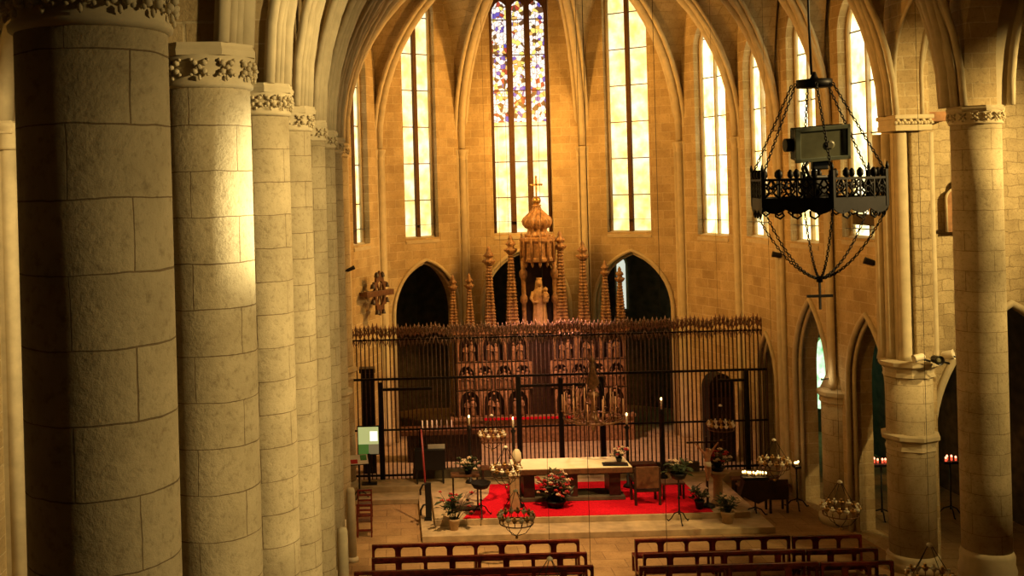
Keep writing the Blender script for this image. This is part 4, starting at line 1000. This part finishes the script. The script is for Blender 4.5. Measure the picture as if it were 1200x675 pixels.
# ---------------------------------------------------------------- hanging crowns
def chain(b, p, q, sag=0.0, n=26, r=.006, s=.02):
    p = Vector(p); q = Vector(q)
    for i in range(n):
        u = (i + .5) / n; c = p.lerp(q, u); c.z -= sag * 4 * u * (1 - u)
        u2 = u + .02; c2 = p.lerp(q, u2); c2.z -= sag * 4 * u2 * (1 - u2)
        d = (c2 - c).normalized(); L = (q - p).length / n * .78
        s1 = d.cross(Vector((.3, .9, .1))).normalized(); s2 = d.cross(s1)
        sd = s1 if i % 2 else s2
        b.tube([c + d * (math.cos(a) * L * .75) + sd * (math.sin(a) * s) for a in [2 * PI * k / 8 for k in range(8)]], r, 5, closed=True)
def big_crown(label, loc, top):
    t = thing('crown_chandelier', label, 'chandelier', loc, .35)
    R = .435; nseg = 6
    P = [Vector((R * math.cos(2 * PI * k / nseg), R * math.sin(2 * PI * k / nseg), 0)) for k in range(nseg)]
    for k in range(nseg):
        a, c = P[k], P[(k + 1) % nseg]; d = (c - a).normalized(); L = (c - a).length; nrm = Vector((d.y, -d.x, 0))
        ang = math.atan2(d.y, d.x)
        b = MB()
        # lower plain band with scalloped hem
        hem = [(0, .0)] + [(L * i / 24, -.012 - .028 * abs(math.sin(PI * 3 * i / 24))) for i in range(1, 24)] + [(L, 0), (L, .06), (0, .06)]
        b.prism(hem, [], -.005, .005)
        # pierced gallery
        b.box(0, L, -.006, .006, .17, .185); b.box(0, .018, -.008, .008, .0, .23); b.box(L - .018, L, -.008, .008, 0, .23)
        n = 4
        for i in range(n):
            x0 = L * i / n + .012; x1 = L * (i + 1) / n - .004; xm = (x0 + x1) / 2
            for q in (-1, 1):
                b.tube([(xm + q * (x1 - x0) * .5, 0, .06), (xm + q * .012, 0, .095), (xm + q * (x1 - x0) * .36, 0, .125), (xm + q * .006, 0, .172)], .007, 6)
                b.tube([(xm + q * (x1 - x0) * .5, 0, .15), (xm + q * .02, 0, .14), (xm, 0, .115)], .006, 6)
            b.tube([(xm + .02 * math.cos(2 * PI * j / 8), 0, .108 + .02 * math.sin(2 * PI * j / 8)) for j in range(8)], .005, 5, closed=True)
        for i in range(1, n):
            x = L * i / n; b.lathe([(.006, .18), (.02, .2), (.02, .225), (.006, .245)], 8, x, 0)
            b.box(x - .005, x + .005, -.005, .005, .05, .18)
            # pendant scroll
            b.tube([(x - .03 + .0, 0, -.02), (x - .03, 0, -.055), (x, 0, -.07), (x + .025, 0, -.05), (x + .012, 0, -.03)], .007, 6)
        b.lathe([(.006, .22), (.012, .25), (.003, .28)], 6, 0, 0)
        b.xf(Matrix.Translation(a) @ Matrix.Rotation(ang, 4, 'Z')); b.build('pierced_band', M['iron'], t)
    hub = Vector((-.02, 0, .80))
    b = MB(); b.lathe([(.02, .775), (.112, .778), (.112, .828), (.03, .832), (.02, .85), (.01, .88)], 16); b.build('suspension_hub', M['iron'], t)
    for k in range(nseg):
        b = MB(); chain(b, P[k] + Vector((0, 0, .2)), hub + P[k] * .3, 0, 30, .0035, .008); b.build('upper_chain', M['iron'], t)
    low = Vector((.0, 0, -.48))
    for k in range(nseg):
        b = MB(); chain(b, P[k] + Vector((0, 0, .0)), low, .10, 30, .0035, .008); b.build('lower_chain', M['iron'], t)
    b = MB(); b.lathe([(.02, -.5), (.02, -.46)], 8); b.box(-.006, .006, -.006, .006, -.68, -.48); b.xf(Matrix.Identity(4)); b.build('pendant_rod', M['iron'], t)
    b = MB(); b.box(-.085, .085, -.008, .008, -.6, -.583); b.xf(Matrix.Rotation(-.35, 4, 'Z')); b.build('pendant_crossbar', M['iron'], t)
    # plate across the crown that carries the projector
    b = MB(); b.box(-R * .95, R * .95, -.03, .03, .02, .035); b.box(-.05, .05, -.05, .05, .03, .2, .01)
    for q in (-1, 1): b.tube([(q * .03, -.02, .16), (q * .09, -.03, .2), (q * .11, -.02, .26), (q * .06, 0, .3)], .012, 6)
    b.build('carrier_bracket', M['iron'], t)
    b = MB(); b.tube([(-.02, 0, .86), (-.03, 0, 1.2), (-.05, 0, top)], .008, 8); b.build('cable', M['black'], t)
    return t
CHX, CHY, CHZ = 2.79, 7.0, 9.80
big_crown('large dark iron crown chandelier hanging near with pierced gallery and chains', (CHX, CHY, CHZ), 8.7)
fl = thing('floodlight', 'rectangular floodlight with dusty glass mounted inside near crown chandelier', 'floodlight', (CHX + .03, CHY, CHZ + .325), 0); fl.scale = (.88, .88, .88)
b = MB(); b.box(-.195, .195, -.03, .09, -.02, .22, .012); 
def tilt(bm): return bm.xf(Matrix.Rotation(-.06, 4, 'Y') @ Matrix.Rotation(.18, 4, 'X'))
tilt(b).build('housing', M['black'], fl)
b = MB()
for x0, x1, z0, z1 in ((-.205, .205, -.03, .0), (-.205, .205, .2, .23), (-.205, -.165, -.03, .23), (.18, .205, -.03, .23)): b.box(x0, x1, -.05, -.025, z0, z1, .004)
tilt(b).build('front_frame', simple('greenish_aluminium', (.17, .18, .12), .4, .3, .2, 8), fl)
b = MB(); b.box(-.17, .185, -.036, -.03, 0, .2); tilt(b).build('glass', M['lampglass'], fl)
b = MB(); b.lathe([(.03, 0), (.034, .004), (.02, .006)], 16); b.xf(Matrix.Rotation(.18, 4, 'X') @ Matrix.Translation((.05, -.037, .09)) @ Matrix.Rotation(PI / 2, 4, 'X')); b.build('lamp_socket', simple('lamp_reflector', (.20, .18, .11), .35, .2, .3, 9), fl)
b = MB(); b.lathe([(.05, -.03), (.05, .03)], 14); b.xf(Matrix.Translation((-.225, .03, .09)) @ Matrix.Rotation(PI / 2, 4, 'Y')); b.build('pivot_knob', M['black'], fl)
b = MB(); b.box(-.06, .06, .0, .05, -.1, .0, .01); b.build('yoke', M['black'], fl)

def small_crown(loc, label, top=18.3, lit=False):
    t = thing('crown_lamp', label, 'chandelier', loc, RND.uniform(0, 1), 'small crown lamps on long cables')
    R = .38
    b = MB(); n = 16
    for z, r in ((0, .014), (.16, .01)): b.tube([(R * math.cos(2 * PI * k / 24), R * math.sin(2 * PI * k / 24), z) for k in range(24)], r, 6, closed=True)
    for k in range(16):
        a = 2 * PI * k / 16
        b.bar((R * math.cos(a), R * math.sin(a), 0), (R * math.cos(a), R * math.sin(a), .16), .01, 5)
    b.build('ring', M['oldgilt'], t)
    for k in range(n):
        a = 2 * PI * k / n
        b = MB(); b.lathe([(.03, .1), (.06, .15), (.065, .18), (.03, .19)], 8, R * math.cos(a), R * math.sin(a)); b.lathe([(.028, .18), (.028, .24)], 8, R * math.cos(a), R * math.sin(a)); b.build('candle_cup', M['white'] if k % 2 == 0 else M['gilt'], t)
    for k in range(4):
        a = PI / 2 * k; b = MB(); b.bar((R * math.cos(a), R * math.sin(a), .16), (.03 * math.cos(a), .03 * math.sin(a), .72), .008, 5); b.build('hanger', M['iron'], t)
        b = MB(); b.tube([(R * math.cos(a), R * math.sin(a), 0), (R * .6 * math.cos(a), R * .6 * math.sin(a), -.2), (0, 0, -.3)], .008, 5); b.build('lower_chain', M['iron'], t)
    b = MB(); b.lathe([(.02, .69), (.055, .7), (.055, .73), (.02, .76)], 12); b.build('hub', M['white'], t)
    b = MB(); b.ball((0, 0, -.33), .04, 1); b.build('pendant', M['gilt'], t)
    b = MB(); b.bar((0, 0, .76), (0, 0, top - loc[2]), .004, 5); b.build('cable', M['black'], t)
    return t
SC = [(2.6, 24.0, 'small pale crown lamp hanging low in front of altar step, left'), (2.8, 28.0, 'small crown lamp hanging left before pale flowers and pedestal'), (2.8, 31.9, 'small crown lamp hanging at left by the grille bars'),
      (2.72, 19.6, 'crown lamp over left pews, its hub just above picture bottom'), (9.9, 24.0, 'glittering small crown lamp hanging before the low round pier'), (9.85, 28.0, 'small crown lamp hanging above votive stand by the grille'),
      (9.8, 32.4, 'small crown lamp hanging high before dark confessional'), (9.8, 19.8, 'crown lamp over right pews, hub near right pier foot')]
for x, y, l in SC: small_crown((x, y, 2.37), l)

# big candle chandelier over the altar
t = thing('candle_chandelier', 'wide chandelier crowded with tall thin candles hanging over altar', 'chandelier', (6.1, 33.3, 2.62))
b = MB(); b.lathe([(.02, -.45), (.06, -.38), (.12, -.2), (.2, -.05), (.14, .05), (.07, .15), (.09, .3), (.05, .5), (.12, .62), (.2, .7), (.16, .78), (.05, .85), (.22, 1.1), (.08, 1.5), (.12, 1.62), (.05, 1.7), (.1, 1.78), (.02, 1.95)], 16); b.build('central_stem', M['oldgilt'], t)
b = MB(); b.tube([(.92 * math.cos(2 * PI * k / 32), .92 * math.sin(2 * PI * k / 32), 0) for k in range(32)], .03, 6, closed=True); b.build('ring', M['oldgilt'], t)
for k in range(26):
    a = 2 * PI * k / 26; R = .95 if k % 2 == 0 else .62; zc = .02 + .07 * ((k * 7) % 5) / 2 + (.15 if k % 2 else 0); c = Vector((math.cos(a), math.sin(a), 0))
    b = MB(); b.tube([c * .1 + Vector((0, 0, .0)), c * .35 + Vector((0, 0, -.16)), c * (R - .1) + Vector((0, 0, -.06)), c * R + Vector((0, 0, zc))], .018, 6); b.lathe([(.02, zc), (.07, zc + .03), (.03, zc + .06)], 8, c.x * R, c.y * R); am = b.build('arm', M['oldgilt'], t)
    b = MB(); b.lathe([(.02, zc + .05), (.016, zc + .55 + .1 * (k % 3))], 8, c.x * R, c.y * R); b.build('candle', M['peachwax'], am)
for k in range(6):
    a = PI / 3 * k; b = MB(); b.bar((.9 * math.cos(a), .9 * math.sin(a), 0), (.05 * math.cos(a), .05 * math.sin(a), 1.85), .01, 5); b.build('hanger', M['iron'], t)
b = MB(); b.bar((0, 0, 1.9), (0, 0, 15.8), .012, 5); b.build('cable', M['black'], t)
# thin plumb cables hanging in front of the altar
for x, y, z, l in ((4.1, 23.2, 1.0, 'thin dark cable hanging before altar centre'), (5.35, 21.5, 0.0, 'thin dark cable hanging above the aisle between pews')):
    b = MB(); b.bar((0, 0, 0), (0, 0, 18.4 - z), .006, 5); b.lathe([(.03, -.02), (.04, .03), (.01, .08)], 8); tag(b.build('hanging_cable', M['black'], None, (x, y, z + .02)), l, 'cable')

# ---------------------------------------------------------------- wall fittings
# bell wheel on the left apse wall
dv = (Vector((VL[2][0], VL[2][1], 0)) - Vector((VL[1][0], VL[1][1], 0))).normalized(); nn_ = Vector((-dv.y, dv.x, 0)); 
if nn_.x < 0: nn_ = -nn_
pc = Vector((VL[1][0], VL[1][1], 0)).lerp(Vector((VL[2][0], VL[2][1], 0)), .5)
wz = 6.2
t = thing('bell_wheel', 'dark wooden star-edged bell wheel on crossbeam fixed to left apse wall', 'bell wheel', (pc.x + nn_.x * .55, pc.y + nn_.y * .55, wz), math.atan2(nn_.y, nn_.x) + PI / 2 - .35)
b = MB(); 
for k in range(12):
    a = 2 * PI * k / 12; a2 = 2 * PI * (k + .5) / 12
star = []
for k in range(24):
    a = 2 * PI * k / 24; r = .8 if k % 2 == 0 else .6; star.append((r * .46 * math.cos(a), r * math.sin(a)))
inner_ = [(.44 * .46 * math.cos(2 * PI * k / 24), .44 * math.sin(2 * PI * k / 24)) for k in range(24)]
b.prism(star, [inner_], -.05, .05); b.build('rim', M['oak'], t)
for k in range(6):
    a = PI * k / 3; b = MB(); b.bar((0, 0, 0), (.24 * math.cos(a), 0, .5 * math.sin(a)), .035, 6); b.build('spoke', M['oak'], t)
for k in range(8):
    a = 2 * PI * k / 8 + .4; b = MB(); b.lathe([(.02, .1), (.07, .05), (.09, -.05), (.1, -.08)], 10, .4 * math.cos(a), -.02); b.xf(Matrix.Translation((0, 0, .72 * math.sin(a)))); b.build('bell', M['darkwood'], t)
b = MB(); b.box(-.75, .68, -.1, .1, -.1, .1, .015); b.build('crossbeam', M['oak'], t)
for xa, yb in ((-.7, .38), (.55, .5)):
    b = MB(); b.box(xa, xa + .1, 0, yb, -.06, .06); b.build('wall_bracket', M['oak'], t)
# carved relief on the rough wall behind the right column
t = thing('niche_relief', 'small reddish arched relief with knob on rough wall beside right column', 'relief', (14.53, 27.55, 8.45))
b = MB(); b.prism(arch_pts(0, .27, 0, .85, .25), [], -.14, .0); b.build('panel', M['rust'], t)
b = MB(); b.lathe([(.1, 1.08), (.13, 1.16), (.1, 1.26), (.03, 1.32)], 12, 0, -.07); b.build('knob', M['dark_shade_stone'], t)
b = MB(); b.tube([(x, -.13, z) for x, z in arch_pts(0, .29, 0, .85, .27)], .03, 6); b.build('border', M['stone'], t)
t = thing('beam_stub', 'short wooden beam stub jutting from rough wall beside right pier', 'beam', (13.95, 27.55, 11.42))
b = MB(); b.box(-.32, .3, -.4, .05, -.12, .12, .01); b.build('beam', M['rust'], t); b = MB(); b.lathe([(.05, 0), (.07, .05), (.04, .1)], 8, .34, -.3); b.build('iron_hook', M['iron'], t)
def spot_fixture(label, loc, target, mat='black', r=.1):
    t = thing('spotlight', label, 'spotlight', loc); q = (Vector(target) - Vector(loc)).to_track_quat('Z', 'Y').to_matrix().to_4x4()
    b = MB(); b.lathe([(r * .5, -.16), (r * .8, -.12), (r * .9, .08), (r, .12), (r * .92, .12), (r * .8, .05)], 16); b.xf(q); b.build('head', M[mat], t)
    b = MB(); b.lathe([(r * .8, .05), (r * .3, .08)], 16); b.xf(q); b.build('lens', M['lampglass'], t)
    b = MB(); b.bar((0, 0, 0), (.3 if loc[0] > 5 else -.3, .0, -.1), .03, 6); b.build('bracket', M['black'], t)
spot_fixture('small black spotlight on choir wall left of the crown chandelier pendant', (11.98, 33.4, 7.55), (0, 40, 10))
spot_fixture('small black spotlight on choir wall beside the last golden window', (12.45, 27.95, 7.7), (2, 36, 12))
spot_fixture('small dark spotlight on the left choir column, facing right', (-1.38, 34.3, 7.4), (10, 39, 12), r=.07)
spot_fixture('white spotlight on pier ring, left one', (12.84, 26.25, 5.45), (8, 26, 4.5), 'white', .1)
spot_fixture('black spotlight on pier ring, middle one', (13.25, 26.15, 5.4), (14, 20, 5.2), 'black', .12)
spot_fixture('pale spotlight on pier ring, right one', (13.72, 26.5, 5.45), (20, 22, 7), 'white', .13)
t = thing('wall_lamp', 'small bare glowing lamp bulb on bracket beside green lit arch', 'lamp', (12.12, 30.45, 4.28))
b = MB(); b.ball((0, 0, 0), .06, 2); b.build('bulb', M['bulb'], t); b = MB(); b.tube([(0, 0, -.06), (.0, .02, -.12), (.3, .1, -.1)], .02, 6); b.build('bracket', M['black'], t)
lamp('bulb_light', 'POINT', (12.0, 30.3, 4.28), None, 4, (1, .7, .3), .05)
